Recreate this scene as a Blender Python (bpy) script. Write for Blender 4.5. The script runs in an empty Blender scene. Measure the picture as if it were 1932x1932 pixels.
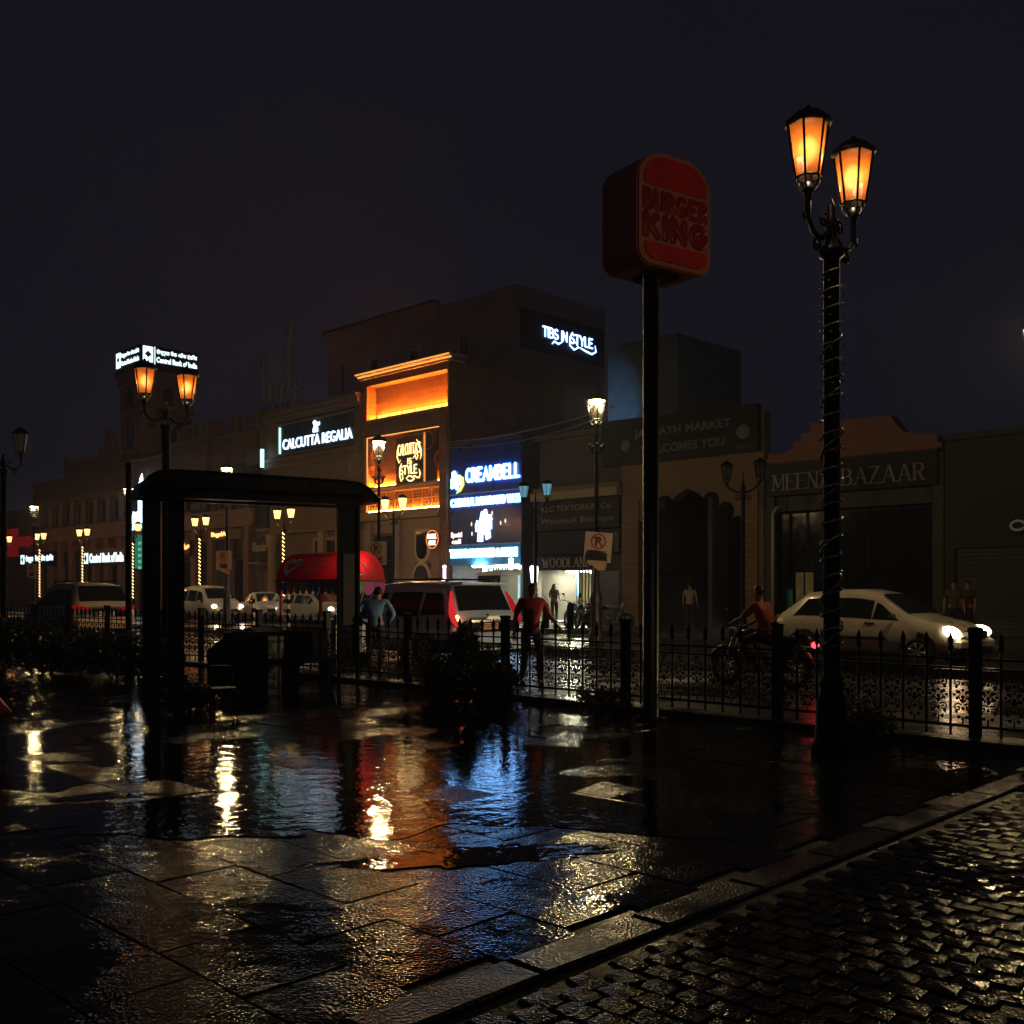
import bpy, math, random
from mathutils import Vector, Matrix
random.seed(7)
SC = bpy.context.scene
COL = SC.collection
R = math.radians
PI = math.pi

# ---------------------------------------------------------------- camera
cam_data = bpy.data.cameras.new("camera")
cam = bpy.data.objects.new("camera", cam_data)
COL.objects.link(cam)
cam.location = (0, 0, 1.6)
cam.rotation_euler = (R(90), 0, 0)
cam_data.sensor_width = 36
cam_data.lens = 36
cam_data.shift_y = 0.0756
cam_data.clip_start = 0.05
cam_data.clip_end = 2000
SC.camera = cam

# ---------------------------------------------------------------- night sky
world = bpy.data.worlds.new("World")
SC.world = world
world.use_nodes = True
wn = world.node_tree
wn.nodes.clear()
w_out = wn.nodes.new("ShaderNodeOutputWorld")
w_bg = wn.nodes.new("ShaderNodeBackground")
w_tc = wn.nodes.new("ShaderNodeTexCoord"); w_nz = wn.nodes.new("ShaderNodeTexNoise"); w_mx = wn.nodes.new("ShaderNodeMix")
w_nz.inputs["Scale"].default_value = 2.2; w_nz.inputs["Detail"].default_value = 6; w_mx.data_type = 'RGBA'
w_mx.inputs[6].default_value = (0.0062, 0.0060, 0.0104, 1)      # low cloud faintly lit by the town
w_mx.inputs[7].default_value = (0.0082, 0.0078, 0.0132, 1)
wn.links.new(w_tc.outputs["Generated"], w_nz.inputs["Vector"]); wn.links.new(w_nz.outputs[0], w_mx.inputs[0]); wn.links.new(w_mx.outputs[2], w_bg.inputs[0])
w_bg.inputs[1].default_value = .86
wn.links.new(w_bg.outputs[0], w_out.inputs[0])

vs = SC.view_settings
SC.display_settings.display_device = 'sRGB'
vs.view_transform = 'Standard'
vs.look = 'None'
vs.exposure = 0.0
vs.gamma = 1.0
vs.use_curve_mapping = False
SC.render.engine = 'CYCLES'
SC.cycles.use_denoising = True
SC.cycles.max_bounces = 6
SC.cycles.diffuse_bounces = 2
SC.cycles.glossy_bounces = 4
SC.cycles.transparent_max_bounces = 12
SC.cycles.sample_clamp_indirect = 6.0
SC.cycles.caustics_reflective = False
SC.cycles.caustics_refractive = False

# ---------------------------------------------------------------- the street's own frame
# a runs along the far facades (to the right), u comes out of them towards the plaza, z is up
TH = R(-44.5)
EX, EY = math.cos(TH), math.sin(TH)
OX, OY = 2.14, 44.0


def W(a, u=0.0, z=0.0):
    return Vector((OX + EX * a + EY * u, OY + EY * a - EX * u, z))


def fa(px, u=0.0):
    """how far along the street the line of sight through column px meets the plane u"""
    r = (px - 966) / 1932
    return (OY * r - OX - u * (EY + EX * r)) / (EX - EY * r)


def fz(px, py, u=0.0):
    a = fa(px, u)
    return 1.6 + (1112 - py) * W(a, u).y / 1932


def tag(o, label=None, cat=None, group=None, kind=None):
    if label: o["label"] = label
    if cat: o["category"] = cat
    if group: o["group"] = group
    if kind: o["kind"] = kind
    return o


def thing(name, label, cat, loc=(0, 0, 0), rz=0.0, group=None):
    o = bpy.data.objects.new(name, None)
    COL.objects.link(o)
    o.empty_display_size = 0.2
    o.location = loc
    o.rotation_euler = (0, 0, rz)
    return tag(o, label, cat, group)


def street(name, label, cat, a, u=0.0, z=0.0, group=None, rz=0.0):
    return thing(name, label, cat, W(a, u, z), TH + rz, group)


KIDS = {}


def link(o, parent=None):
    COL.objects.link(o)
    if parent is not None:
        o.parent = parent
        KIDS.setdefault(parent.name, []).append(o)
    return o


def copy_tree(o, parent=None):
    c = o.copy()
    link(c, parent)
    for ch in list(KIDS.get(o.name, [])):
        copy_tree(ch, c)
    return c


class G:
    """collects faces and links them as one mesh object"""

    def __init__(s):
        s.v, s.f, s.sm = [], [], []

    def add(s, vs, fs, smooth=False):
        n = len(s.v)
        s.v += [tuple(p) for p in vs]
        s.f += [tuple(i + n for i in f) for f in fs]
        s.sm += [smooth] * len(fs)
        return s

    def box(s, x0, x1, y0, y1, z0, z1):
        return s.add([(x0, y0, z0), (x1, y0, z0), (x1, y1, z0), (x0, y1, z0), (x0, y0, z1), (x1, y0, z1), (x1, y1, z1), (x0, y1, z1)],
                     [(3, 2, 1, 0), (4, 5, 6, 7), (0, 1, 5, 4), (1, 2, 6, 5), (2, 3, 7, 6), (3, 0, 4, 7)])

    def bbox(s, x0, x1, y0, y1, z0, z1, b):
        """box with bevelled top edges"""
        return s.add([(x0, y0, z0), (x1, y0, z0), (x1, y1, z0), (x0, y1, z0),
                      (x0, y0, z1 - b), (x1, y0, z1 - b), (x1, y1, z1 - b), (x0, y1, z1 - b),
                      (x0 + b, y0 + b, z1), (x1 - b, y0 + b, z1), (x1 - b, y1 - b, z1), (x0 + b, y1 - b, z1)],
                     [(3, 2, 1, 0), (8, 9, 10, 11), (0, 1, 5, 4), (1, 2, 6, 5), (2, 3, 7, 6), (3, 0, 4, 7),
                      (4, 5, 9, 8), (5, 6, 10, 9), (6, 7, 11, 10), (7, 4, 8, 11)])

    def prism(s, poly, t0, t1, axis='y'):
        """poly in the plane across axis (x,z for y; y,z for x; x,y for z), extruded t0..t1"""
        def P(p, t):
            if axis == 'y': return (p[0], t, p[1])
            if axis == 'x': return (t, p[0], p[1])
            return (p[0], p[1], t)
        n = len(poly)
        vs = [P(p, t0) for p in poly] + [P(p, t1) for p in poly]
        fs = [tuple(range(n)), tuple(range(2 * n - 1, n - 1, -1))]
        fs += [((i + 1) % n, i, n + i, n + (i + 1) % n) for i in range(n)]
        if axis in ('x', 'z'):
            fs = [tuple(reversed(f)) for f in fs]
        return s.add(vs, fs)

    def tube(s, pts, r, n=8, caps=True, flat=None):
        pts = [Vector(p) for p in pts]
        rr = r if isinstance(r, (list, tuple)) else [r] * len(pts)
        vs, fs = [], []
        up = None
        for i, p in enumerate(pts):
            d = (pts[min(i + 1, len(pts) - 1)] - pts[max(i - 1, 0)])
            if d.length < 1e-9: d = Vector((0, 0, 1))
            d.normalize()
            if up is None:
                up = Vector((0, 0, 1)) if abs(d.z) < .9 else Vector((0, 1, 0))
                if flat is not None: up = Vector(flat)
            x = up - d * up.dot(d)
            if x.length < 1e-4:
                x = Vector((1, 0, 0)) - d * d.x
            x.normalize(); y = d.cross(x); up = x
            for k in range(n):
                t = 2 * PI * k / n
                vs.append(p + x * (rr[i] * math.cos(t)) + y * (rr[i] * math.sin(t)))
        for i in range(len(pts) - 1):
            for k in range(n):
                a, b = i * n + k, i * n + (k + 1) % n
                fs.append((a, b, b + n, a + n))
        s.add(vs, fs, True)
        if caps:
            m = len(s.v) - len(vs)
            s.f.append(tuple(m + k for k in range(n - 1, -1, -1))); s.sm.append(False)
            q = m + (len(pts) - 1) * n
            s.f.append(tuple(q + k for k in range(n))); s.sm.append(False)
        return s

    def lathe(s, prof, cx=0, cy=0, n=12, smooth=True, axis='z', cz=0):
        vs, fs = [], []
        for (r, z) in prof:
            for k in range(n):
                t = 2 * PI * k / n
                c, q = r * math.cos(t), r * math.sin(t)
                vs.append((cx + c, cy + q, cz + z) if axis == 'z' else ((cx + c, cy + z, cz + q) if axis == 'y' else (cx + z, cy + c, cz + q)))
        for i in range(len(prof) - 1):
            for k in range(n):
                a, b = i * n + k, i * n + (k + 1) % n
                f = (a, b, b + n, a + n)
                fs.append(f if axis != 'y' else tuple(reversed(f)))
        m = len(prof) - 1
        fs.append(tuple(range(n - 1, -1, -1)) if axis != 'y' else tuple(range(n)))
        fs.append(tuple(m * n + k for k in (range(n) if axis != 'y' else range(n - 1, -1, -1))))
        return s.add(vs, fs, smooth)

    def ball(s, c, r, n=10, m=6, sq=(1, 1, 1)):
        vs, fs = [], []
        for i in range(m + 1):
            ph = PI * i / m
            for k in range(n):
                t = 2 * PI * k / n
                vs.append((c[0] + sq[0] * r * math.sin(ph) * math.cos(t), c[1] + sq[1] * r * math.sin(ph) * math.sin(t), c[2] - sq[2] * r * math.cos(ph)))
        for i in range(m):
            for k in range(n):
                a, b = i * n + k, i * n + (k + 1) % n
                fs.append((a, b, b + n, a + n))
        return s.add(vs, fs, True)

    def xf(s, M):
        s.v = [tuple(M @ Vector(p)) for p in s.v]
        return s

    def mesh(s, name, mat):
        me = bpy.data.meshes.new(name)
        me.from_pydata(s.v, [], s.f)
        me.polygons.foreach_set("use_smooth", s.sm)
        if mat: me.materials.append(mat)
        me.update()
        return me

    def build(s, name, mat, parent=None):
        return link(bpy.data.objects.new(name, s.mesh(name, mat)), parent)


def structure(name, g, mat, parent=None):
    o = g.build(name, mat, parent)
    if parent is None: o["kind"] = "structure"
    return o


# ---------------------------------------------------------------- materials
MATS = {}


def mat(name, col, rough=.55, metal=0.0, var=.18, scale=3.0, bump=0.0, bscale=40.0, spec=.5, coat=0.0, stretch=None):
    if name in MATS: return MATS[name]
    m = bpy.data.materials.new(name); m.use_nodes = True
    nt = m.node_tree; N = nt.nodes; L = nt.links
    b = N["Principled BSDF"]
    tc = N.new("ShaderNodeTexCoord")
    src = tc.outputs["Object"]
    if stretch:
        mp = N.new("ShaderNodeMapping"); mp.inputs["Scale"].default_value = stretch
        L.new(src, mp.inputs[0]); src = mp.outputs[0]
    nz = N.new("ShaderNodeTexNoise"); nz.inputs["Scale"].default_value = scale; nz.inputs["Detail"].default_value = 6
    L.new(src, nz.inputs["Vector"])
    mx = N.new("ShaderNodeMix"); mx.data_type = 'RGBA'
    mx.inputs[6].default_value = tuple(c * (1 - var) for c in col) + (1,)
    mx.inputs[7].default_value = tuple(min(1, c * (1 + var)) for c in col) + (1,)
    L.new(nz.outputs[0], mx.inputs[0])
    L.new(mx.outputs[2], b.inputs["Base Color"])
    mr = N.new("ShaderNodeMapRange")
    mr.inputs[3].default_value = max(.02, rough - .12); mr.inputs[4].default_value = min(1, rough + .12)
    L.new(nz.outputs[0], mr.inputs[0]); L.new(mr.outputs[0], b.inputs["Roughness"])
    b.inputs["Metallic"].default_value = metal
    b.inputs["Specular IOR Level"].default_value = spec
    b.inputs["Coat Weight"].default_value = coat
    if bump:
        n2 = N.new("ShaderNodeTexNoise"); n2.inputs["Scale"].default_value = bscale; n2.inputs["Detail"].default_value = 4
        L.new(src, n2.inputs["Vector"])
        bp = N.new("ShaderNodeBump"); bp.inputs["Strength"].default_value = bump; bp.inputs["Distance"].default_value = .02
        L.new(n2.outputs[0], bp.inputs["Height"]); L.new(bp.outputs[0], b.inputs["Normal"])
    MATS[name] = m
    return m


def glow(name, col, strength, sampled=True):
    if name in MATS: return MATS[name]
    m = bpy.data.materials.new(name); m.use_nodes = True
    nt = m.node_tree; N = nt.nodes; L = nt.links
    N.remove(N["Principled BSDF"])
    e = N.new("ShaderNodeEmission")
    tc = N.new("ShaderNodeTexCoord"); nz = N.new("ShaderNodeTexNoise"); nz.inputs["Scale"].default_value = 6
    L.new(tc.outputs["Object"], nz.inputs["Vector"])
    mr = N.new("ShaderNodeMapRange"); mr.inputs[3].default_value = strength * .85; mr.inputs[4].default_value = strength * 1.15
    L.new(nz.outputs[0], mr.inputs[0]); L.new(mr.outputs[0], e.inputs[1])
    e.inputs[0].default_value = tuple(col) + (1,)
    L.new(e.outputs[0], N["Material Output"].inputs[0])
    if not sampled: m.cycles.emission_sampling = 'NONE'
    MATS[name] = m
    return m


def frosted(name, col, clear):
    """lantern glass: part of the light goes straight through, the rest scatters in the pane"""
    if name in MATS: return MATS[name]
    m = bpy.data.materials.new(name); m.use_nodes = True
    nt = m.node_tree; N = nt.nodes; L = nt.links
    N.remove(N["Principled BSDF"])
    tr = N.new("ShaderNodeBsdfTranslucent"); tp = N.new("ShaderNodeBsdfTransparent")
    df = N.new("ShaderNodeBsdfGlossy"); df.inputs["Roughness"].default_value = .15
    tc = N.new("ShaderNodeTexCoord"); nz = N.new("ShaderNodeTexNoise"); nz.inputs["Scale"].default_value = 9; nz.inputs["Detail"].default_value = 6
    L.new(tc.outputs["Object"], nz.inputs["Vector"])
    mx = N.new("ShaderNodeMix"); mx.data_type = 'RGBA'
    mx.inputs[6].default_value = tuple(c * .55 for c in col) + (1,); mx.inputs[7].default_value = tuple(col) + (1,)
    L.new(nz.outputs[0], mx.inputs[0]); L.new(mx.outputs[2], tr.inputs[0])
    tp.inputs[0].default_value = (1, .93, .8, 1)
    a = N.new("ShaderNodeMixShader"); a.inputs[0].default_value = clear
    L.new(tr.outputs[0], a.inputs[1]); L.new(tp.outputs[0], a.inputs[2])
    b = N.new("ShaderNodeMixShader"); b.inputs[0].default_value = .06
    L.new(a.outputs[0], b.inputs[1]); L.new(df.outputs[0], b.inputs[2])
    L.new(b.outputs[0], N["Material Output"].inputs[0])
    MATS[name] = m
    return m


def brick_mat(name, col, mortar, sx=.5, sy=.22, bump=.6, rough=.6):
    """coursed masonry too far off to tell single stones apart"""
    if name in MATS: return MATS[name]
    m = bpy.data.materials.new(name); m.use_nodes = True
    nt = m.node_tree; N = nt.nodes; L = nt.links
    b = N["Principled BSDF"]
    tc = N.new("ShaderNodeTexCoord"); sp = N.new("ShaderNodeSeparateXYZ"); cb = N.new("ShaderNodeCombineXYZ")
    L.new(tc.outputs["Object"], sp.inputs[0])
    ad = N.new("ShaderNodeMath"); ad.operation = 'ADD'
    L.new(sp.outputs[0], ad.inputs[0]); L.new(sp.outputs[1], ad.inputs[1])
    L.new(ad.outputs[0], cb.inputs[0]); L.new(sp.outputs[2], cb.inputs[1])
    bt = N.new("ShaderNodeTexBrick")
    bt.inputs["Scale"].default_value = 1; bt.inputs["Brick Width"].default_value = sx; bt.inputs["Row Height"].default_value = sy
    bt.inputs["Mortar Size"].default_value = .012; bt.inputs["Mortar Smooth"].default_value = .3
    bt.inputs["Color1"].default_value = tuple(c * 1.12 for c in col) + (1,)
    bt.inputs["Color2"].default_value = tuple(c * .78 for c in col) + (1,)
    bt.inputs["Mortar"].default_value = tuple(mortar) + (1,)
    L.new(cb.outputs[0], bt.inputs["Vector"])
    nz = N.new("ShaderNodeTexNoise"); nz.inputs["Scale"].default_value = 1.7; nz.inputs["Detail"].default_value = 8
    L.new(tc.outputs["Object"], nz.inputs["Vector"])
    mx = N.new("ShaderNodeMix"); mx.data_type = 'RGBA'; mx.blend_type = 'MULTIPLY'; mx.inputs[0].default_value = .55
    L.new(bt.outputs[0], mx.inputs[6]); L.new(nz.outputs[0], mx.inputs[7]); L.new(mx.outputs[2], b.inputs["Base Color"])
    b.inputs["Roughness"].default_value = rough
    iv = N.new("ShaderNodeMath"); iv.operation = 'SUBTRACT'; iv.inputs[0].default_value = 1
    L.new(bt.outputs["Fac"], iv.inputs[1])
    bp = N.new("ShaderNodeBump"); bp.inputs["Strength"].default_value = bump; bp.inputs["Distance"].default_value = .03
    L.new(iv.outputs[0], bp.inputs["Height"]); L.new(bp.outputs[0], b.inputs["Normal"])
    MATS[name] = m
    return m


def wet_mat(name, dark, light, r0, r1, gscale, gbump, wscale, wbump, spec=.5):
    """rain-wet stone or asphalt: gloss and relief vary with how much water stands on it"""
    if name in MATS: return MATS[name]
    m = bpy.data.materials.new(name); m.use_nodes = True
    nt = m.node_tree; N = nt.nodes; L = nt.links
    b = N["Principled BSDF"]
    tc = N.new("ShaderNodeNewGeometry"); src = tc.outputs["Position"]

    def noise(scale, det=4, rough=.55, vec=src):
        n = N.new("ShaderNodeTexNoise"); n.inputs["Scale"].default_value = scale
        n.inputs["Detail"].default_value = det; n.inputs["Roughness"].default_value = rough
        L.new(vec, n.inputs["Vector"]); return n.outputs[0]
    film = noise(.55, 5, .6)
    cr = N.new("ShaderNodeValToRGB"); cr.color_ramp.elements[0].position = .42; cr.color_ramp.elements[1].position = .62
    L.new(film, cr.inputs[0])
    mr = N.new("ShaderNodeMapRange"); mr.inputs[3].default_value = r1; mr.inputs[4].default_value = r0
    L.new(cr.outputs[0], mr.inputs[0]); L.new(mr.outputs[0], b.inputs["Roughness"])
    col = N.new("ShaderNodeMix"); col.data_type = 'RGBA'
    col.inputs[6].default_value = tuple(dark) + (1,); col.inputs[7].default_value = tuple(light) + (1,)
    L.new(noise(7, 6, .7), col.inputs[0]); L.new(col.outputs[2], b.inputs["Base Color"])
    b.inputs["Specular IOR Level"].default_value = spec
    vo = N.new("ShaderNodeTexVoronoi"); vo.inputs["Scale"].default_value = gscale
    L.new(src, vo.inputs["Vector"])
    gs = N.new("ShaderNodeMapRange"); gs.inputs[3].default_value = gbump; gs.inputs[4].default_value = gbump * .12
    L.new(cr.outputs[0], gs.inputs[0])
    b1 = N.new("ShaderNodeBump"); b1.inputs["Distance"].default_value = .01
    L.new(gs.outputs[0], b1.inputs["Strength"]); L.new(vo.outputs["Distance"], b1.inputs["Height"])
    b2 = N.new("ShaderNodeBump"); b2.inputs["Distance"].default_value = .02; b2.inputs["Strength"].default_value = wbump
    L.new(noise(wscale, 3, .5), b2.inputs["Height"]); L.new(b1.outputs[0], b2.inputs["Normal"])
    L.new(b2.outputs[0], b.inputs["Normal"])
    MATS[name] = m
    return m


# ---------------------------------------------------------------- lettering
def to_mesh(curve_obj, name):
    COL.objects.link(curve_obj)
    dg = bpy.context.evaluated_depsgraph_get()
    me = bpy.data.meshes.new_from_object(curve_obj.evaluated_get(dg))
    cu = curve_obj.data
    bpy.data.objects.remove(curve_obj)
    me.name = name
    return me


def text(body, m, parent, x0, x1, z0, z1, y=-.02, depth=.02, bold=0.0, shear=0.0, name="lettering", side=False, keep=False):
    """raised letters on the plane y facing -y, fitted to the box x0..x1, z0..z1 (side: on the plane x=y facing +x, running along +y)"""
    cu = bpy.data.curves.new("t", 'FONT'); cu.body = body; cu.size = 1; cu.offset = bold; cu.shear = shear
    cu.resolution_u = 3; cu.fill_mode = 'BOTH'; cu.extrude = .5
    me = to_mesh(bpy.data.objects.new("t", cu), name)
    xs = [v.co.x for v in me.vertices]; ys = [v.co.y for v in me.vertices]
    a, b, c, d = min(xs), max(xs), min(ys), max(ys)
    sx, sz = (x1 - x0) / (b - a), (z1 - z0) / (d - c)
    for v in me.vertices:
        X, Z, D = x0 + (v.co.x - a) * sx, z0 + (v.co.y - c) * sz, depth * (v.co.z + .5)
        v.co = (X, y - D, Z) if not side else (y + D, X, Z)
    me.materials.clear(); me.materials.append(m); me.update()
    return link(bpy.data.objects.new(name, me), parent)


def arc(cx, cy, rx, ry, a0, a1, n=9):
    return [(cx + rx * math.cos(R(a0 + (a1 - a0) * i / (n - 1))), cy + ry * math.sin(R(a0 + (a1 - a0) * i / (n - 1)))) for i in range(n)]


SF = {
    'A': [[(0, 0), (.4, 1), (.8, 0)], [(.16, .36), (.64, .36)]],
    'B': [[(0, 0), (0, 1)], [(0, 1), (.3, 1)] + arc(.3, .76, .28, .24, 90, -90) + [(0, .52)], [(.3, .52)] + arc(.32, .26, .34, .26, 90, -90) + [(0, 0)]],
    'C': [arc(.4, .5, .4, .5, 50, 310, 13)],
    'D': [[(0, 0), (0, 1)], [(0, 1), (.3, 1)] + arc(.3, .5, .42, .5, 90, -90, 11) + [(0, 0)]],
    'E': [[(0, 0), (0, 1)], [(0, 1), (.56, 1)], [(0, .52), (.46, .52)], [(0, 0), (.58, 0)]],
    'G': [arc(.42, .5, .42, .5, 50, 330, 13) + [(.8, .45)], [(.5, .45), (.8, .45)]],
    'H': [[(0, 0), (0, 1)], [(.66, 0), (.66, 1)], [(0, .5), (.66, .5)]],
    'I': [[(0, 0), (0, 1)]],
    'K': [[(0, 0), (0, 1)], [(.62, 1), (.05, .48)], [(.2, .6), (.66, 0)]],
    'L': [[(0, 1), (0, 0)], [(0, 0), (.55, 0)]],
    'M': [[(0, 0), (0, 1)], [(0, 1), (.42, .2)], [(.42, .2), (.84, 1)], [(.84, 1), (.84, 0)]],
    'N': [[(0, 0), (0, 1)], [(0, 1), (.66, 0)], [(.66, 0), (.66, 1)]],
    'O': [arc(.44, .5, .44, .5, 90, 450, 17)],
    'P': [[(0, 0), (0, 1)], [(0, 1), (.3, 1)] + arc(.3, .74, .3, .26, 90, -90) + [(0, .48)]],
    'R': [[(0, 0), (0, 1)], [(0, 1), (.3, 1)] + arc(.3, .75, .28, .25, 90, -90) + [(0, .5)], [(.26, .5), (.62, 0)]],
    'S': [arc(.3, .75, .28, .25, 40, 270, 9) + arc(.3, .25, .3, .25, 90, -140, 9)],
    'T': [[(0, 1), (.7, 1)], [(.35, 1), (.35, 0)]],
    'U': [[(0, 1), (0, .3)] + arc(.32, .3, .32, .3, 180, 360, 9) + [(.64, 1)]],
    'W': [[(0, 1), (.26, 0)], [(.26, 0), (.5, .85)], [(.5, .85), (.74, 0)], [(.74, 0), (1, 1)]],
    'Y': [[(0, 1), (.35, .5)], [(.7, 1), (.35, .5)], [(.35, .5), (.35, 0)]],
    'Z': [[(0, 1), (.62, 1)], [(.62, 1), (0, 0)], [(0, 0), (.66, 0)]],
    "'": [[(.06, 1), (0, .78)]],
}


def strokes(word, gap=.26, space=.5):
    x, out = 0.0, []
    for ch in word:
        if ch == ' ': x += space; continue
        w = max(p[0] for s in SF[ch] for p in s)
        out.append((ch, [[(px + x, py) for px, py in s] for s in SF[ch]]))
        x += w + gap
    return out, x - gap


def neon(word, m, parent, x0, x1, z0, z1, r, y=-.03, gap=.3, name="lettering", side=False, arch=None, n=6, squash=.5, extra=()):
    """round tube letters"""
    ls, w = strokes(word, gap)
    g = G()
    for _, ss in ls:
        for s in ss:
            pts = []
            for (px, pz) in s:
                t = px / w
                X = x0 + r + t * (x1 - x0 - 2 * r); Z = z0 + r + pz * (z1 - z0 - 2 * r)
                if arch: Z += arch(t, pz)
                pts.append((X, 0, Z))
            # subdivide ends for round caps
            a, b = Vector(pts[0]), Vector(pts[-1])
            da = (Vector(pts[0]) - Vector(pts[1])).normalized(); db = (Vector(pts[-1]) - Vector(pts[-2])).normalized()
            P = [a + da * r * .95, a + da * r * .7] + [Vector(p) for p in pts] + [b + db * r * .7, b + db * r * .95]
            rr = [r * .3, r * .72] + [r] * len(pts) + [r * .72, r * .3]
            g.tube(P, rr, n, flat=(0, 1, 0))
    for pts in extra:
        g.tube(pts, [r * .5] + [r] * (len(pts) - 2) + [r * .4], n, flat=(0, 1, 0))
    g.v = [(p[0], y + p[1] * squash, p[2]) if not side else (y - p[1] * squash, p[0], p[2]) for p in g.v]
    return g.build(name, m, parent)


def serif(word, m, parent, x0, x1, z0, z1, y=-.02, pen=.17, thin=.05, depth=.03, gap=.3, name="lettering"):
    """broad-nib capitals with bracket serifs"""
    ls, w = strokes(word, gap, .62)
    g = G(); k = 0
    sx, sz = (x1 - x0) / (w + pen), (z1 - z0)

    def Q(p): return (x0 + (p[0] + pen / 2) * sx, z0 + p[1] * sz)
    for ch, ss in ls:
        for s in ss:
            for p, q in zip(s, s[1:]):
                k += 1
                up = abs(q[1] - p[1]) > .3
                pw = pen
                if ch in 'ANMW' and up and ((q[0] - p[0]) * (q[1] - p[1]) > 0): pw = pen * .42
                if ch in 'NM' and up and abs(q[0] - p[0]) < .02: pw = pen * .5
                if ch == 'Z' and up: pw = pen
                hw, hh = pw / 2 * sx, thin / 2 * sz
                a, b = Q(p), Q(q)
                if a[1] > b[1]: a, b = b, a
                if abs(a[1] - b[1]) < 1e-6:
                    if a[0] > b[0]: a, b = b, a
                    poly = [(a[0] - hw * .3, a[1] - hh), (b[0] + hw * .3, b[1] - hh), (b[0] + hw * .3, b[1] + hh), (a[0] - hw * .3, a[1] + hh)]
                else:
                    poly = [(a[0] - hw, a[1] - hh), (a[0] + hw, a[1] - hh), (b[0] + hw, b[1] + hh), (b[0] - hw, b[1] + hh)]
                g.prism(poly, y - depth - .0004 * (k % 9), y)
            for e in (s[0], s[-1]):
                if ch in 'MNADEKLRBWZHIPTY' and (e[1] < .02 or e[1] > .98):
                    k += 1
                    a = Q(e); hw = pen * .95 * sx
                    zz = a[1]
                    g.prism([(a[0] - hw, zz - thin * .5 * sz), (a[0] + hw, zz - thin * .5 * sz), (a[0] + hw, zz + thin * .5 * sz), (a[0] - hw, zz + thin * .5 * sz)],
                            y - depth - .004 - .0004 * (k % 9), y)
    return g.build(name, m, parent)


def lamp(kind, name, loc, energy, col, parent=None, radius=.06, rot=None, size=None, spot=None):
    ld = bpy.data.lights.new(name, kind)
    ld.energy = energy; ld.color = col
    if kind == 'AREA':
        ld.shape = 'RECTANGLE'; ld.size, ld.size_y = size
    else:
        ld.shadow_soft_size = radius
    if kind == 'SPOT' and spot: ld.spot_size, ld.spot_blend = R(spot), .6
    o = bpy.data.objects.new(name, ld)
    o.location = loc
    if rot: o.rotation_euler = rot
    return link(o, parent)


STONE = mat("pinkish_stone", (.25, .165, .14), .7, var=.25, scale=1.2, bump=.35, bscale=9)
BEIGE = mat("beige_plaster", (.19, .14, .1), .7, var=.2, scale=1.5, bump=.2, bscale=20)
CREAM = mat("cream_stone", (.36, .28, .19), .65, var=.18, scale=1.5, bump=.25, bscale=14)
DARKWALL = mat("grey_render", (.065, .06, .06), .75, var=.3, scale=.8, bump=.3, bscale=12)
PLUMWALL = mat("brown_render", (.42, .3, .3), .8, var=.3, scale=.5, bump=.2, bscale=8)
IRON = mat("black_painted_iron", (.004, .004, .005), .4, spec=.13, var=.3, scale=20, bump=.15, bscale=60)
BOARD = mat("dark_sign_board", (.012, .014, .024), .45, var=.3, scale=2, spec=.2)
TEALBOARD = mat("teal_glass_board", (.02, .06, .07), .2, var=.4, scale=1.5)
GLASS = mat("dark_window_glass", (.008, .01, .014), .08, var=.2, scale=4, spec=.7)
SHUTTER = mat("steel_shutter", (.12, .13, .14), .45, metal=.4, var=.25, scale=3)
WHITELET = mat("white_letters", (.62, .6, .58), .5, var=.1)
CONCRETE = mat("kerb_concrete", (.2, .19, .17), .5, var=.3, scale=6, bump=.4, bscale=50)
WOOD = mat("dark_wood", (.05, .03, .02), .45, var=.4, scale=2, stretch=(1, 1, 8))
WHITE_LED = glow("white_led", (.62, .8, 1.0), 3.4)
BLUE_LED = glow("cool_white_led", (.3, .5, 1.0), 5.5)
GOLD_LED = glow("gold_led", (1.0, .36, .07), 1.5)
PALEGOLD = glow("pale_gold_led", (1.0, .62, .22), 3.4)
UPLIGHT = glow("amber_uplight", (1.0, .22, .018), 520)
# ---------------------------------------------------------------- ground, road, pavements
ASPHALT = wet_mat("wet_asphalt", (.01, .01, .011), (.026, .026, .027), .12, .36, 55, .35, 3.0, .25)
SLAB = wet_mat("wet_paving_stone", (.008, .0078, .0078), (.022, .021, .019), .04, .15, 60, .22, 5.0, .34, spec=.18)
COBBLE = wet_mat("wet_cobble", (.014, .012, .009), (.042, .034, .025), .08, .2, 80, .3, 9, .35, spec=.1)
WETKERB = wet_mat("wet_kerb", (.022, .02, .018), (.06, .055, .046), .15, .4, 60, .4, 3, .2)


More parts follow.
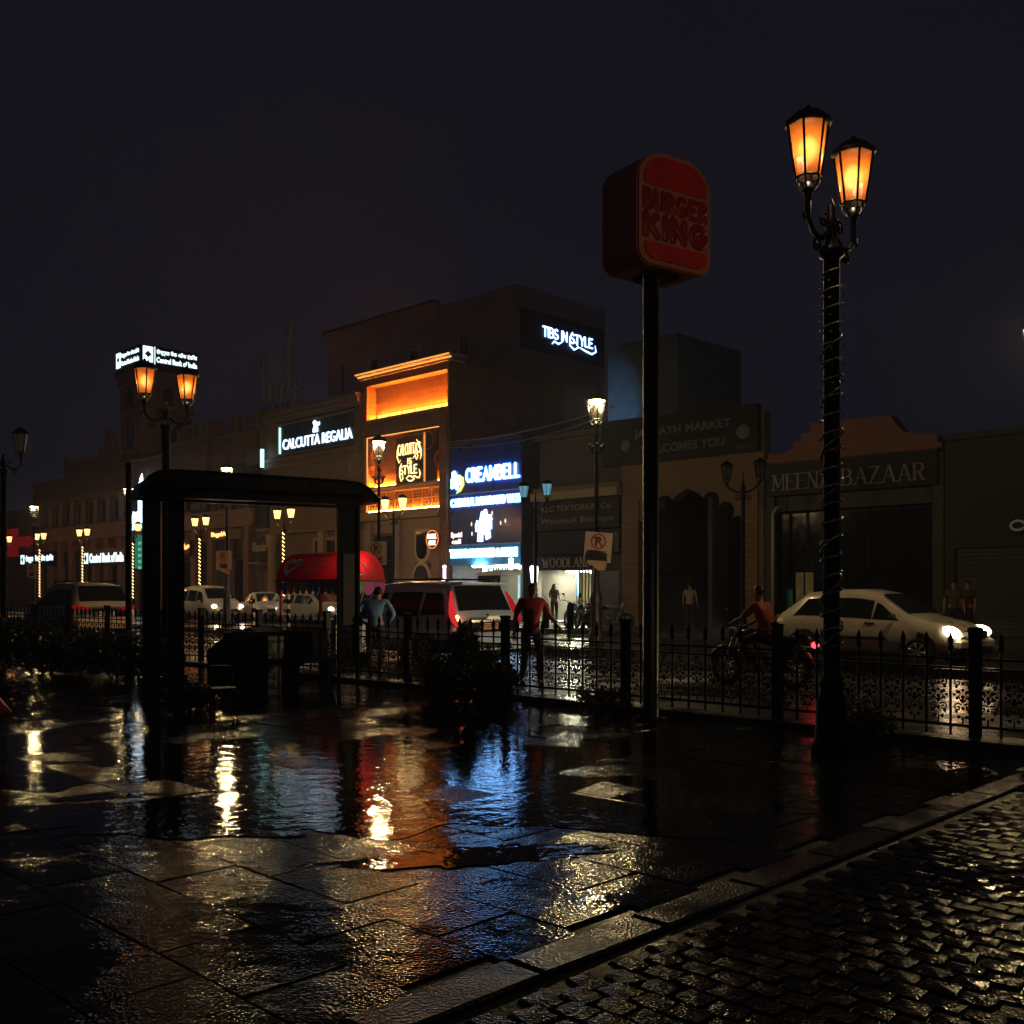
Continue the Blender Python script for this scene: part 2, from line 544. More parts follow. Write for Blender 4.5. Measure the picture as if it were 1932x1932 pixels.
def water_mat():
    m = bpy.data.materials.new("standing_rain_water"); m.use_nodes = True
    nt = m.node_tree; N = nt.nodes; L = nt.links
    b = N["Principled BSDF"]
    b.inputs["Base Color"].default_value = (.008, .008, .009, 1)
    b.inputs["Roughness"].default_value = .035
    b.inputs["IOR"].default_value = 1.45
    g = N.new("ShaderNodeNewGeometry")
    mp = N.new("ShaderNodeMapping"); mp.inputs["Rotation"].default_value = (0, 0, TH)
    L.new(g.outputs["Position"], mp.inputs[0])
    n1 = N.new("ShaderNodeTexNoise"); n1.inputs["Scale"].default_value = 5.5; n1.inputs["Detail"].default_value = 3
    n2 = N.new("ShaderNodeTexNoise"); n2.inputs["Scale"].default_value = 24; n2.inputs["Detail"].default_value = 3
    L.new(mp.outputs[0], n1.inputs["Vector"]); L.new(mp.outputs[0], n2.inputs["Vector"])
    b1 = N.new("ShaderNodeBump"); b1.inputs["Strength"].default_value = .16; b1.inputs["Distance"].default_value = .03
    b2 = N.new("ShaderNodeBump"); b2.inputs["Strength"].default_value = .12; b2.inputs["Distance"].default_value = .01
    L.new(n1.outputs[0], b1.inputs["Height"]); L.new(n2.outputs[0], b2.inputs["Height"])
    L.new(b1.outputs[0], b2.inputs["Normal"]); L.new(b2.outputs[0], b.inputs["Normal"])
    return m


WATER = water_mat()


def strip(a0, a1, u0, u1, z0, z1):
    g = G()
    c = [W(a0, u0), W(a1, u0), W(a1, u1), W(a0, u1)]
    g.add([(p.x, p.y, z0) for p in c] + [(p.x, p.y, z1) for p in c],
          [(0, 1, 2, 3), (7, 6, 5, 4), (4, 5, 1, 0), (5, 6, 2, 1), (6, 7, 3, 2), (7, 4, 0, 3)])
    return g


structure("ground", G().add([(-700, -300, -.12), (700, -300, -.12), (700, 900, -.12), (-700, 900, -.12)], [(0, 1, 2, 3)]),
          mat("distant_ground", (.03, .03, .03), .6))
structure("road", strip(-140, 60, 5.0, 21.75, -.1, 0.0), ASPHALT)
structure("far_pavement", strip(-140, 60, -14, 4.8, -.1, .14), wet_mat("wet_pavement_tiles", (.04, .038, .034), (.11, .1, .085), .14, .42, 40, .3, 2.5, .2))
structure("far_kerb", strip(-140, 60, 4.8, 5.0, -.1, .145), WETKERB)
structure("median_kerb", strip(-140, 60, 13.2, 14.0, -.1, .15), WETKERB)
structure("fence_kerb", strip(-30, 40, 21.75, 22.25, -.1, .07), WETKERB)
plaza = structure("plaza", strip(-60, 60, 22.25, 75, -.1, -.016), wet_mat("wet_grout", (.01, .01, .01), (.03, .03, .028), .2, .5, 60, .4, 3, .3))

# paving slabs, each a stone of its own, slightly sunk or tilted
slab_meshes = []
rs = random.Random(3)


def slab_mesh(w, d):
    g = G()
    g.bbox(-w / 2, w / 2, -d / 2, d / 2, -.05, 0, .004)
    return g.mesh("paving_slab", SLAB)


SW, SD = .7, .5
for k in range(3): slab_meshes.append(slab_mesh(SW - .006, SD - .006))
rest = G()
cands = []
row = 0
u = 22.26 + SD / 2
while u < 33.2:
    a = -4 + (SW / 2 if row % 2 else 0)
    if row % 2 == 0: cands.append((W(25.98, u).y + 1, 25.98, u, .44))
    while a < 26.2 - SW / 2:
        p = W(a, u)
        r = p.x / max(p.y, .1)
        if p.y > 1.5 and abs(r) < .72:
            cands.append((p.y + abs(p.x) * .2, a, u, SW))
        a += SW
    u += SD; row += 1
cands.sort()
for i, (_, a, u, wd_) in enumerate(cands):
    p = W(a, u)
    o = bpy.data.objects.new("paving_slab", slab_meshes[i % 3])
    o.location = (p.x, p.y, rs.uniform(-.005, .002))
    o.rotation_euler = (rs.gauss(0, .0016), rs.gauss(0, .0016), TH + rs.gauss(0, .002))
    o.scale = (wd_ / SW, 1, 1)
    if i < 290:
        link(o, plaza)
    else:
        M = o.matrix_basis.copy()
        g = G().bbox(-SW / 2 + .004, SW / 2 - .004, -SD / 2 + .004, SD / 2 - .004, -.05, 0, .006).xf(M)
        rest.add(g.v, g.f)
        bpy.data.objects.remove(o)
if rest.v: rest.build("far_paving", SLAB, plaza)["kind"] = "stuff"

# strip of long kerb stones dividing slabs from cobbles
for k in range(12):
    u = 22.9 + k * .86
    p = W(26.33, u + .42)
    g = G().bbox(-.115, .115, -.418, .418, -.05, 0, .012)
    o = link(bpy.data.objects.new("edging_stone", g.mesh("edging_stone", WETKERB)), plaza)
    o.location = (p.x, p.y, .012 + rs.uniform(-.003, .003)); o.rotation_euler = (rs.gauss(0, .004), rs.gauss(0, .006), TH)

# fan-laid cobbles
cob_meshes = []
for k in range(6):
    w, d = .157, .134
    g = G()
    jit = lambda s: rs.uniform(-s, s)
    ring = []
    for (lev, ins) in ((-.05, 0), (-.014, 0), (-.002, .008)):
        c = [(-w / 2 + ins, -d / 2 + ins), (w / 2 - ins, -d / 2 + ins), (w / 2 - ins, d / 2 - ins), (-w / 2 + ins, d / 2 - ins)]
        for i, (x, y) in enumerate(c):
            x2, y2 = c[(i + 1) % 4]
            ring.append((x * .97 + jit(.01), y * .97 + jit(.01), lev + jit(.0015)))
            ring.append(((x + x2) / 2 * 1.02 + jit(.005), (y + y2) / 2 * 1.02 + jit(.005), lev + jit(.0015)))
    fs = []
    for l in range(2):
        for i in range(8):
            a, b = l * 8 + i, l * 8 + (i + 1) % 8
            fs.append((a, b, b + 8, a + 8))
    ring.append((jit(.01), jit(.01), .002))
    for i in range(8): fs.append((16 + i, 16 + (i + 1) % 8, 24))
    g.add(ring, fs, False)
    cob_meshes.append(g)
cob_me = [g.mesh("cobble", COBBLE) for g in cob_meshes]
pts = []
FCU, FCA = 33.6, 27.0        # centre of the fans
nr = 0
rad = .5
while rad < 11.2:
    nn = max(6, int(2 * PI * rad / .162))
    for i in range(nn):
        t = 2 * PI * (i + (nr % 2) * .5) / nn
        a, u = FCA + rad * math.sin(t), FCU - rad * math.cos(t)
        if a < 26.56 or a > 33.5 or u < 22.5 or u > 32.2: continue
        p = W(a, u)
        if p.y < 2.6 or abs(p.x / p.y) > .66: continue
        pts.append((p.length, p.x, p.y, TH + t))
    rad += .138; nr += 1
pts.sort()
far_c = G()
for i, (_, x, y, t) in enumerate(pts):
    rz = t + rs.gauss(0, .06); z = rs.uniform(-.004, .003)
    if i < 295:
        o = link(bpy.data.objects.new("cobble", cob_me[i % 6]), plaza)
        o.location = (x, y, z); o.rotation_euler = (rs.gauss(0, .01), rs.gauss(0, .01), rz)
        o.scale = (rs.uniform(.9, 1.03), rs.uniform(.9, 1.05), 1)
    else:
        M = Matrix.Translation((x, y, z)) @ Matrix.Rotation(rz, 4, 'Z') @ Matrix.Rotation(rs.gauss(0, .03), 4, 'X')
        n = len(far_c.v); s = cob_meshes[i % 6]
        far_c.v += [tuple(M @ Vector(p)) for p in s.v]; far_c.f += [tuple(q + n for q in f) for f in s.f]; far_c.sm += s.sm
far_c.build("far_cobbles", COBBLE, plaza)["kind"] = "stuff"


def puddle(cx, cy, rx, ry, rot, seed, z):
    q = random.Random(seed)
    ph = [(q.uniform(0, 2 * PI), q.uniform(.05, .16) / (1 + k * .22)) for k in range(26)]
    n = 240
    vs = []
    for i in range(n):
        t = 2 * PI * i / n
        s = 1 + sum(am * math.sin((k + 2) * t + p) for k, (p, am) in enumerate(ph))
        x, y = rx * s * math.cos(t), ry * s * math.sin(t)
        vs.append((cx + x * math.cos(rot) - y * math.sin(rot), cy + x * math.sin(rot) + y * math.cos(rot), z))
    return structure("puddle", G().add(vs, [tuple(range(n))]), WATER)


puddle(-1.0, 9.0, 2.6, 2.2, R(10), 5, .0012)
puddle(-5.0, 9.6, 2.6, 2.0, R(-5), 8, .0008)
puddle(-2.6, 7.2, 2.0, .55, R(6), 12, .0016)
puddle(-.2, 6.15, .75, .22, R(14), 21, .002)
puddle(-4.1, 14.2, 1.5, .6, R(15), 41, .001)
puddle(-1.6, 15.0, .8, .5, R(-10), 45, .001)
puddle(3.7, 8.6, .7, .5, R(20), 33, .001)
# ================================================================ buildings along the far side
BRICKWALL = brick_mat("orange_washed_masonry", (.32, .17, .085), (.12, .08, .06), .7, .3, .8)
BANKWALL = brick_mat("bank_stone_courses", (.27, .175, .145), (.17, .11, .09), 1.1, .42, .4)


class B:
    """a building: root Empty at its left front corner, x along the street, y inwards"""

    def __init__(s, name, label, a0, b0=0.0, group=None, cat="building", z=0):
        s.a0 = a0
        s.root = street(name, label, cat, a0, -b0, z, group)

    def x(s, px, b=0.0): return fa(px, -b) - s.a0

    def part(s, name, m, *boxes, parent=None):
        g = G()
        for b in boxes: g.box(*b)
        return g.build(name, m, parent or s.root)


def window(b, x0, x1, z0, z1, y=0.0, frame=.08, fm=None, gm=None, bars=(1, 1), sill=True, name="window"):
    """frame with panes set back in it"""
    fm = fm or STONE
    g = G()
    g.box(x0, x0 + frame, y - .04, y + .1, z0, z1).box(x1 - frame, x1, y - .04, y + .1, z0, z1)
    g.box(x0 + frame, x1 - frame, y - .04, y + .1, z1 - frame, z1).box(x0 + frame, x1 - frame, y - .04, y + .1, z0, z0 + frame)
    o = g.build(name, fm, b.root)
    nx, nz = bars
    w, h = (x1 - x0 - 2 * frame) / nx, (z1 - z0 - 2 * frame) / nz
    for i in range(nx):
        for j in range(nz):
            G().box(x0 + frame + i * w + .015, x0 + frame + (i + 1) * w - .015, y + .02, y + .05,
                    z0 + frame + j * h + .015, z0 + frame + (j + 1) * h - .015).build("pane", gm or GLASS, o)
    if sill:
        G().box(x0 - .08, x1 + .08, y - .14, y + .1, z0 - .1, z0 - .003).build("sill", fm, o)
    return o


def arch_poly(cx, w, z0, zs, rise, n=12):
    """door or window outline with a round head"""
    return [(cx - w / 2, z0), (cx + w / 2, z0)] + [(cx + w / 2 * math.cos(PI * i / n), zs + rise * math.sin(PI * i / n)) for i in range(n + 1)]


def balustrade(g_rail, x0, x1, y, z0, z1, n, parent, m):
    g_rail.box(x0, x1, y - .12, y + .12, z1 - .12, z1).box(x0, x1, y - .12, y + .12, z0, z0 + .1)
    me = G().lathe([(.05, 0), (.05, .06), (.09, .22), (.045, .55), (.06, z1 - z0 - .22)], n=6).mesh("baluster", m)
    for i in range(n):
        o = link(bpy.data.objects.new("baluster", me), parent)
        o.location = (x0 + (i + .5) * (x1 - x0) / n, y, z0 + .1)


# ---------------------------------------------------------------- orange-lit cafe front
SB = B("cafe_building", "tall narrow cafe front washed in orange uplights, with a golden cornice line", fa(682))
xw = fa(848) - SB.a0
xr = SB.x(829)
SB.part("wall", BRICKWALL, (0, xw, .62, 8.2, 0, 12.55), (0, .46, 0, .62, 5.2, 12.4), (xr, xw, 0, .62, 0, 10.42), (xw - .14, xw, 0, .62, 10.42, 12.4),
        (.46, xw - .14, 0, .62, 12.2, 12.4), (.46, xr, 0, .62, 9.52, 10.42), (0, xw, 0, .62, 12.4, 12.55))
SB.part("pilaster", BRICKWALL, (xr + .12, xw - .1, -.12, -.002, 0, 10.3))
SB.part("cornice", CREAM, (-.1, xw + .15, -.16, .9, 12.55, 12.66), (-.16, xw + .3, -.28, .9, 12.76, 12.9))
SB.part("cornice_light", GOLD_LED, (-.1, xw + .26, -.2, -.1, 12.68, 12.73))
SB.part("cornice_light", GOLD_LED, (-.16, xw + .3, -.335, -.285, 12.8, 12.85))
n_up = 6
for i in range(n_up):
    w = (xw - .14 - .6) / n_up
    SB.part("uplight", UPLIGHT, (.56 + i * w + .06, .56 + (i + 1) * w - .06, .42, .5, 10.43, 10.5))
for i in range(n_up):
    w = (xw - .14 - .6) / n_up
    SB.part("hot_patch_panel", glow("amber_hot_patch", (1, .36, .04), 7), (.56 + i * w + .08, .56 + (i + 1) * w - .08, .6, .618, 10.43, 10.74))  # glowing panels that paint the hot light patches onto the wall
SB.part("ledge", CREAM, (.46, xr, -.06, -.002, 10.3, 10.42))
# niche with the script sign
SB.part("niche_back", BRICKWALL, (.46, xr, .5, .615, 5.6, 9.5))
SB.part("niche_rim_light", GOLD_LED, (.46, xr, -.01, .03, 9.475, 9.515))
SB.part("cornice", CREAM, (.1, xr + .05, -.18, .5, 6.76, 6.88), (.2, xr + .02, -.1, .5, 6.6, 6.757))
SB.part("moulding", CREAM, (.0, xr + .1, -.22, .6, 5.36, 5.58), (.05, xr, -.14, .6, 5.16, 5.357))
pl, pr = SB.x(735), SB.x(787)
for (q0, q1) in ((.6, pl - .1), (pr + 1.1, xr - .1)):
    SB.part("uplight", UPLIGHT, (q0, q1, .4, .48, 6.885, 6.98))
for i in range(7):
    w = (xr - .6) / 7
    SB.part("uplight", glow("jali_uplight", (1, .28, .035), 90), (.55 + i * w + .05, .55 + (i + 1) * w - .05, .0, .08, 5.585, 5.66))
SB.part("niche_jamb_glow", GOLD_LED, (.46, .5, -.01, .03, 5.7, 9.47))  # glowing strip added in place of light falling on the jamb
SB.part("jamb", CREAM, (.3, .458, -.04, -.002, 5.6, 9.5))
sp = street("script_sign", "dark panel with three lines of glowing golden script in the orange lit niche", "sign", SB.a0 + pl, -.42)
G().box(0, pr - pl, 0, .075, 6.9, 9.35).build("panel", mat("brown_sign_panel", (.035, .02, .013), .4), sp)
wd = pr - pl
neon("CALCUTTA'S", PALEGOLD, sp, .18, wd - .18, 8.42, 9.0, .032, y=-.04, gap=.2, extra=(
    [(.30, 0, 8.95), (.16, 0, 8.7), (.14, 0, 8.35), (.3, 0, 8.06), (.42, 0, 8.2)],
    [(wd - .5, 0, 9.12), (wd - .3, 0, 8.9), (wd - .16, 0, 8.6), (wd - .14, 0, 8.3), (wd - .22, 0, 8.1)],
    [(wd - .78, 0, 8.2), (wd - .62, 0, 8.34), (wd - .5, 0, 8.12), (wd - .38, 0, 8.3), (wd - .46, 0, 8.42), (wd - .6, 0, 8.36)]))
neon("IS", PALEGOLD, sp, wd * .44, wd * .6, 7.92, 8.25, .032, y=-.04)
neon("STYLE", PALEGOLD, sp, .36, wd - .45, 7.42, 7.9, .035, y=-.04, gap=.2, extra=(
    [(.5, 0, 8.02), (.36, 0, 7.8), (.34, 0, 7.4), (.46, 0, 7.12), (.6, 0, 7.25), (.56, 0, 7.45)],
    [(wd - .3, 0, 7.62), (wd - .22, 0, 7.4), (wd - .3, 0, 7.15)],
    [(.85, 0, 7.22), (1.05, 0, 7.34), (1.3, 0, 7.3), (1.5, 0, 7.16), (1.3, 0, 7.08), (1.05, 0, 7.1), (.9, 0, 7.2)],
    [(1.3, 0, 7.22), (1.5, 0, 7.32), (1.75, 0, 7.2), (1.9, 0, 7.24)]))
SB.part("trim_strip", glow("dim_gold_strip", (1, .36, .07), .9), (pr + .04, pr + .12, .38, .46, 6.9, 9.42))
SB.part("dark_panel", mat("brown_sign_panel", (.035, .02, .013), .4), (pr + .14, pr + 1.05, .42, .49, 6.9, 9.44))
# mandala medallion and half rings of cut metal
orn = G()
for (cx, cz, rr_) in ((xr - .42, 8.02, .42), (xr - .42, 8.02, .3), (pr + .35, 9.0, .42)):
    orn.tube([(cx + rr_ * math.cos(t * PI / 12), .4, cz + rr_ * math.sin(t * PI / 12)) for t in range(25)], .022, 5)
for k in range(14):
    t = k * 2 * PI / 14
    orn.ball((xr - .42 + .36 * math.cos(t), .4, 8.02 + .36 * math.sin(t)), .035, 6, 4)
orn.build("medallion", mat("copper_cutout", (.5, .22, .07), .4, metal=.5), SB.root)
scr = G()
for sgn in (1, -1):
    for (ox, oz, s) in ((.95, 7.55, 1), (.95, 7.35, .7)):
        P = []
        for i in range(22):
            t = i / 21 * 3.2 * PI
            r = .05 + .02 * t * s
            P.append((ox + sgn * (.28 * s + r * math.cos(t)), .33, oz + r * math.sin(t)))
        scr.tube(P, .018, 5)
scr.tube([(.4, .33, 7.4), (.6, .33, 7.48), (.95, .33, 7.42), (1.3, .33, 7.48), (1.6, .33, 7.4)], .025, 5)
scr.build("scrollwork", IRON, SB.root)
# pierced balustrade: two rows of framed star panels
zj0, zj1 = 5.68, 6.58
ncell = 8
cw = (xr - .5) / ncell
JALI = mat("painted_lattice", (.5, .3, .14), .6)
rng = random.Random(4)
for r_ in range(2):
    for c in range(ncell):
        x0, x1 = .5 + c * cw, .5 + (c + 1) * cw
        z0 = zj0 + r_ * (zj1 - zj0) / 2; z1 = z0 + (zj1 - zj0) / 2
        g = G()
        g.box(x0, x0 + .03, .1, .16, z0, z1).box(x1 - .03, x1, .1, .16, z0, z1).box(x0 + .03, x1 - .03, .1, .16, z0, z0 + .03).box(x0 + .03, x1 - .03, .1, .16, z1 - .03, z1)
        cx, cz = (x0 + x1) / 2, (z0 + z1) / 2
        if (c + r_) % 3 != 2:
            for k in range(6):
                t = k * PI / 3 + PI / 6
                t2 = t + PI / 3
                rr_ = .13
                g.tube([(cx + rr_ * math.cos(t), .13, cz + rr_ * math.sin(t)), (cx + rr_ * math.cos(t2), .13, cz + rr_ * math.sin(t2))], .018, 4)
                g.tube([(cx + rr_ * math.cos(t), .13, cz + rr_ * math.sin(t)), (cx + 1.9 * rr_ * math.cos(t), .13, cz + 1.55 * rr_ * math.sin(t))], .018, 4)
        else:
            for k in range(1, 6):
                g.tube([(x0 + k * cw / 6, .13, z0 + .03), (x0 + k * cw / 6, .13, z1 - .03)], .015, 4)
            for k in range(1, 4):
                g.tube([(x0 + .03, .13, z0 + k * .112), (x1 - .03, .13, z0 + k * .112)], .013, 4)
        g.build("lattice_panel", JALI, SB.root)
# ground storey of the cafe
SB.part("ground_wall", CREAM, (0, xr, .3, .61, 2.9, 5.15), (0, .7, .3, .61, 0, 2.9), (.7, 2.5, .3, .61, 0, .4), (2.5, SB.x(774), .3, .61, 0, 2.9), (SB.x(804), xr, .3, .61, 0, 2.9))
SB.part("pilaster", CREAM, (.05, .62, .1, .297, 0, 5.1), (2.55, 2.95, .1, .297, 0, 5.1))
for k in range(5):
    SB.part("rustication", CREAM, (SB.x(806), xr - .02, .24, .297, .4 + k * .5, .86 + k * .5))
window(SB, .75, 2.45, .45, 4.5, y=.22, frame=.12, fm=WOOD, bars=(2, 3), name="tall_window")
ax = (SB.x(774) + SB.x(804)) / 2
G().prism(arch_poly(ax, 1.45, .1, 2.0, 1.0), .2, .25).build("arch_surround", mat("arch_trim", (.7, .6, .42), .6), SB.root)
G().prism(arch_poly(ax, 1.1, .1, 2.0, .8), .14, .197).build("door", mat("dark_door", (.02, .015, .012), .4), SB.root)
ov = SB.x(790)
G().prism([(ov - .52, 4.6), (ov - .58, 3.7)] + [(ov - .56 * math.cos(PI * i / 8), 3.55 - .62 * math.sin(PI * i / 8)) for i in range(9)] + [(ov + .58, 3.7), (ov + .52, 4.6)], .2, .297).build("oval_surround", mat("arch_trim", (.7, .6, .42), .6), SB.root)
G().prism([(ov - .36, 4.45), (ov - .4, 3.7)] + [(ov - .39 * math.cos(PI * i / 8), 3.55 - .45 * math.sin(PI * i / 8)) for i in range(9)] + [(ov + .4, 3.7), (ov + .36, 4.45)], .15, .197).build("oval_window", GLASS, SB.root)
rc = street("round_cafe_sign", "round red hanging sign with two glowing white words on the cream lower storey", "sign", fa(817, .25), .25)
G().lathe([(.4, -.06), (.44, -.03), (.44, .05), (.4, .08)], n=28, axis='y', cz=4.02).build("disc", mat("red_enamel", (.3, .025, .015), .35), rc)
G().tube([(.435 * math.cos(2 * PI * k / 28), -.06, 4.02 + .435 * math.sin(2 * PI * k / 28)) for k in range(29)], .018, 6, caps=False).build("rim", GOLD_LED, rc)
text("ROYAL", glow("warm_white_led", (1, .8, .62), 4.5), rc, -.3, .32, 4.05, 4.28, y=-.07, bold=.03)
text("CAFE", glow("warm_white_led", (1, .8, .62), 4.5), rc, -.22, .25, 3.74, 3.97, y=-.07, bold=.03)
G().box(-.03, .03, .06, .5, 4.0, 4.06).build("bracket", IRON, rc)

# ---------------------------------------------------------------- jewellery house with the white lit name
CR = B("jewellery_building", "stone shopfront building with a deep cornice and a lit white name on a teal panel", fa(489))
wc = fa(681) - CR.a0
px0, px1 = CR.x(525), CR.x(668)
CR.part("wall", BEIGE, (0, wc, .3, 12, 0, 11.3), (0, px0 - .15, 0, .3, 9.2, 11.3), (px1 + .15, wc, 0, .3, 9.2, 11.3), (0, wc, 0, .3, 5.2, 8.6))
CR.part("cornice", BEIGE, (.5, wc, -.35, .3, 11.75, 11.95), (.6, wc, -.22, .3, 11.5, 11.747), (.7, wc, -.1, .3, 11.3, 11.497))
CR.part("moulding", BEIGE, (0, wc, -.18, .3, 8.98, 9.2), (0, wc, -.1, .3, 8.8, 8.977), (0, wc, -.25, .3, 8.6, 8.797))
CR.part("moulding", BEIGE, (0, wc, -.2, .3, 5.0, 5.2), (0, wc, -.1, .3, 4.8, 4.997))
for k in range(4):
    x0 = .6 + k * 2.35
    CR.part("relief_panel", BEIGE, (x0, x0 + 1.9, -.03, -.001, 5.5, 8.4))
    G().tube([(x0 + .4, -.05, 7.2), (x0 + .7, -.06, 7.5), (x0 + 1.0, -.06, 7.35), (x0 + 1.2, -.06, 7.6), (x0 + 1.5, -.05, 7.45)], .05, 5).build("relief_ornament", BEIGE, CR.root)
rg = street("jewellery_sign", "teal glass sign with one line of white lit capitals under an elephant emblem", "sign", CR.a0 + px0, .0)
pw = px1 - px0
G().box(0, pw, .1, .28, 9.42, 11.08).build("panel", TEALBOARD, rg)
gs = G()
for k in range(1, 4): gs.box(k * pw / 4 - .015, k * pw / 4 + .015, .08, .098, 9.44, 11.06)
gs.build("panel_seam", IRON, rg)
G().box(-.12, 0, -.02, .28, 9.42, 11.08).box(pw, pw + .12, -.02, .28, 9.42, 11.08).box(-.12, pw + .12, -.02, .28, 11.081, 11.2).box(-.12, pw + .12, -.02, .28, 9.3, 9.419).build("frame", BEIGE, rg)
text("CALCUTTA REGALIA", WHITE_LED, rg, .38, pw - .25, 9.66, 10.24, y=.09, depth=.05, bold=.0)
G().box(.04, .12, .02, .09, 9.46, 10.98).build("side_light", glow("teal_tube", (.45, .9, .85), 2.2), rg)
el = G()   # rearing elephant emblem
exx, ez = pw * .5, 10.33
el.ball((exx, .06, ez + .28), .17, 10, 6, (1.1, .3, .8))
el.ball((exx + .05, .06, ez + .5), .14, 10, 6, (1, .3, .9))
el.tube([(exx + .15, .06, ez + .48), (exx + .27, .06, ez + .38), (exx + .35, .06, ez + .46), (exx + .38, .06, ez + .56)], [.055, .05, .04, .025], 6)
for dx in (-.16, -.06, .08, .16): el.tube([(exx + dx, .06, ez + .24), (exx + dx * 1.15, .06, ez + .02)], [.06, .045], 6)
el.tube([(exx - .1, .06, ez + .42), (exx - .2, .06, ez + .58), (exx - .05, .06, ez + .66)], .04, 6)
el.build("elephant_emblem", WHITE_LED, rg)
# shop level
CR.part("pilaster", CREAM, (CR.x(600), CR.x(610), -.05, .3, 0, 4.8), (CR.x(634), CR.x(645), -.05, .3, 0, 4.8))
window(CR, CR.x(585), CR.x(634), 2.6, 4.5, y=.2, frame=.2, fm=CREAM, bars=(1, 2), name="shop_window")
CR.part("shop_door", GLASS, (CR.x(655), CR.x(675), .2, .297, .2, 3.4))
G().lathe([(.34, 0), (.34, .2), (.27, .3), (.24, 3.9), (.3, 4.2), (.36, 4.4), (.36, 4.78)], CR.x(516), -.1, 14).build("column", CREAM, CR.root)
G().box(CR.x(475), CR.x(509), -.15, .1, 4.9, 8.3).build("dark_cladding", BOARD, CR.root)
kh = street("script_shop_sign", "dark shop board with thin white script above a shelf near the column", "sign", fa(478), .15)
wk = fa(508) - fa(478)
G().box(0, wk, 0, .12, 3.4, 4.7).build("board", BOARD, kh)
text("Khandan", WHITELET, kh, .15, wk - .05, 3.85, 4.4, y=0, shear=.25)
G().box(0, wk * .8, -.3, -.002, 3.1, 3.2).build("shelf", CONCRETE, kh)

# ---------------------------------------------------------------- big dark blocks behind
def solve_b(px, a):
    r = (px - 966) / 1932
    # a + b meet column px
    return (r * (OY + EY * a) - OX - EX * a) / (-EY - r * EX)


aC = fa(975, -12)
BK = B("plain_block", "large plain unlit block rising behind the cafe front", fa(618, -12), 12)
wB = aC - BK.a0
bs = solve_b(1141, aC) - 12
BK.part("wall", PLUMWALL, (0, wB, 0, bs, 0, 19.6))
BK.part("parapet", PLUMWALL, (0, wB * .62, -.05, .3, 19.6, 20.6))
BK.part("parapet", PLUMWALL, (wB * .64, wB + .03, -.05, bs, 19.605, 20.3))
BK.part("coping", DARKWALL, (-.3, wB * .62, -.25, .4, 20.602, 20.8))
for k in range(4):
    BK.part("drain_pipe", DARKWALL, (2.0 + k * 4.9, 2.12 + k * 4.9, -.14, -.055, 3, 18 - k))
for (x0, z0) in ((5.2, 16.2), (9.6, 16.2), (14.5, 16.4)):
    window(BK, x0, x0 + 1.0, z0, z0 + 1.7, y=-.04, fm=PLUMWALL, bars=(1, 1))
ts = street("upper_script_sign", "white glowing script sign on the dark side wall of the rear block", "sign", aC, -12.0)
tb0, tb1 = solve_b(1020, aC) - 12, solve_b(1121, aC) - 12
zt = lambda px, py: 1.6 + (1112 - py) * W(aC, -solve_b(px, aC)).y / 1932
zc = zt(1070, 640)
G().box(.0, .1, .3, bs - .1, zc - 1.25, zc + 1.2).build("panel", BOARD, ts)
sw_ = tb1 - tb0
neon("TIBS IN STYLE", BLUE_LED, ts, tb0, tb1 - .3, zc - .28, zc + .42, .06, y=.16, gap=.16, side=True, extra=(
    [(tb0 + .9, 0, zc - .6), (tb0 + 1.1, 0, zc - .4), (tb0 + 1.5, 0, zc - .5), (tb0 + 1.9, 0, zc - .3)],
    [(tb0 + sw_ * .55, 0, zc + .5), (tb0 + sw_ * .5, 0, zc + .1), (tb0 + sw_ * .5, 0, zc - .4), (tb0 + sw_ * .58, 0, zc - .62), (tb0 + sw_ * .66, 0, zc - .4), (tb0 + sw_ * .6, 0, zc - .1)],
    [(tb0 + sw_ * .68, 0, zc - .38), (tb0 + sw_ * .78, 0, zc - .5), (tb0 + sw_ * .92, 0, zc - .62), (tb1, 0, zc - .4), (tb1 - .1, 0, zc)]))

aU0, aU1 = fa(1147, -10), fa(1278, -10)
BB = B("pale_block", "low bluish rendered block seen past the burger sign pole", aU0, 10)
wU = aU1 - aU0
BLUEWALL = mat("weathered_blue_render", (.16, .22, .27), .75, var=.45, scale=1.4, bump=.4, bscale=6)
zU = fz(1147, 655, -10)
BB.part("wall", BLUEWALL, (0, wU, 0, 6, 0, zU))
BB.part("string_course", BLUEWALL, (0, wU, -.06, -.002, zU - 3.4, zU - 3.2))
fl = street("floodlight", "unseen added floodlight on the ice cream shop roof aimed at the rear wall", "floodlight", aU0 + 1.0, -5.5, 8.3)  # no such lamp in view; added to give the rear wall its blue patch
G().box(-.15, .15, -.08, .08, 0, .25).build("housing", IRON, fl)
G().box(-.13, .13, .081, .1, .03, .22).build("lens", glow("added_flood_lens", (.55, .8, 1), 2), fl)
G().box(-.03, .03, -.03, .03, -.9, 0).build("bracket", IRON, fl)
lamp('SPOT', "added_flood_beam", (0, .15, .15), 380, (.3, .62, 1), fl, .1, rot=(R(120), 0, R(10)), spot=52)

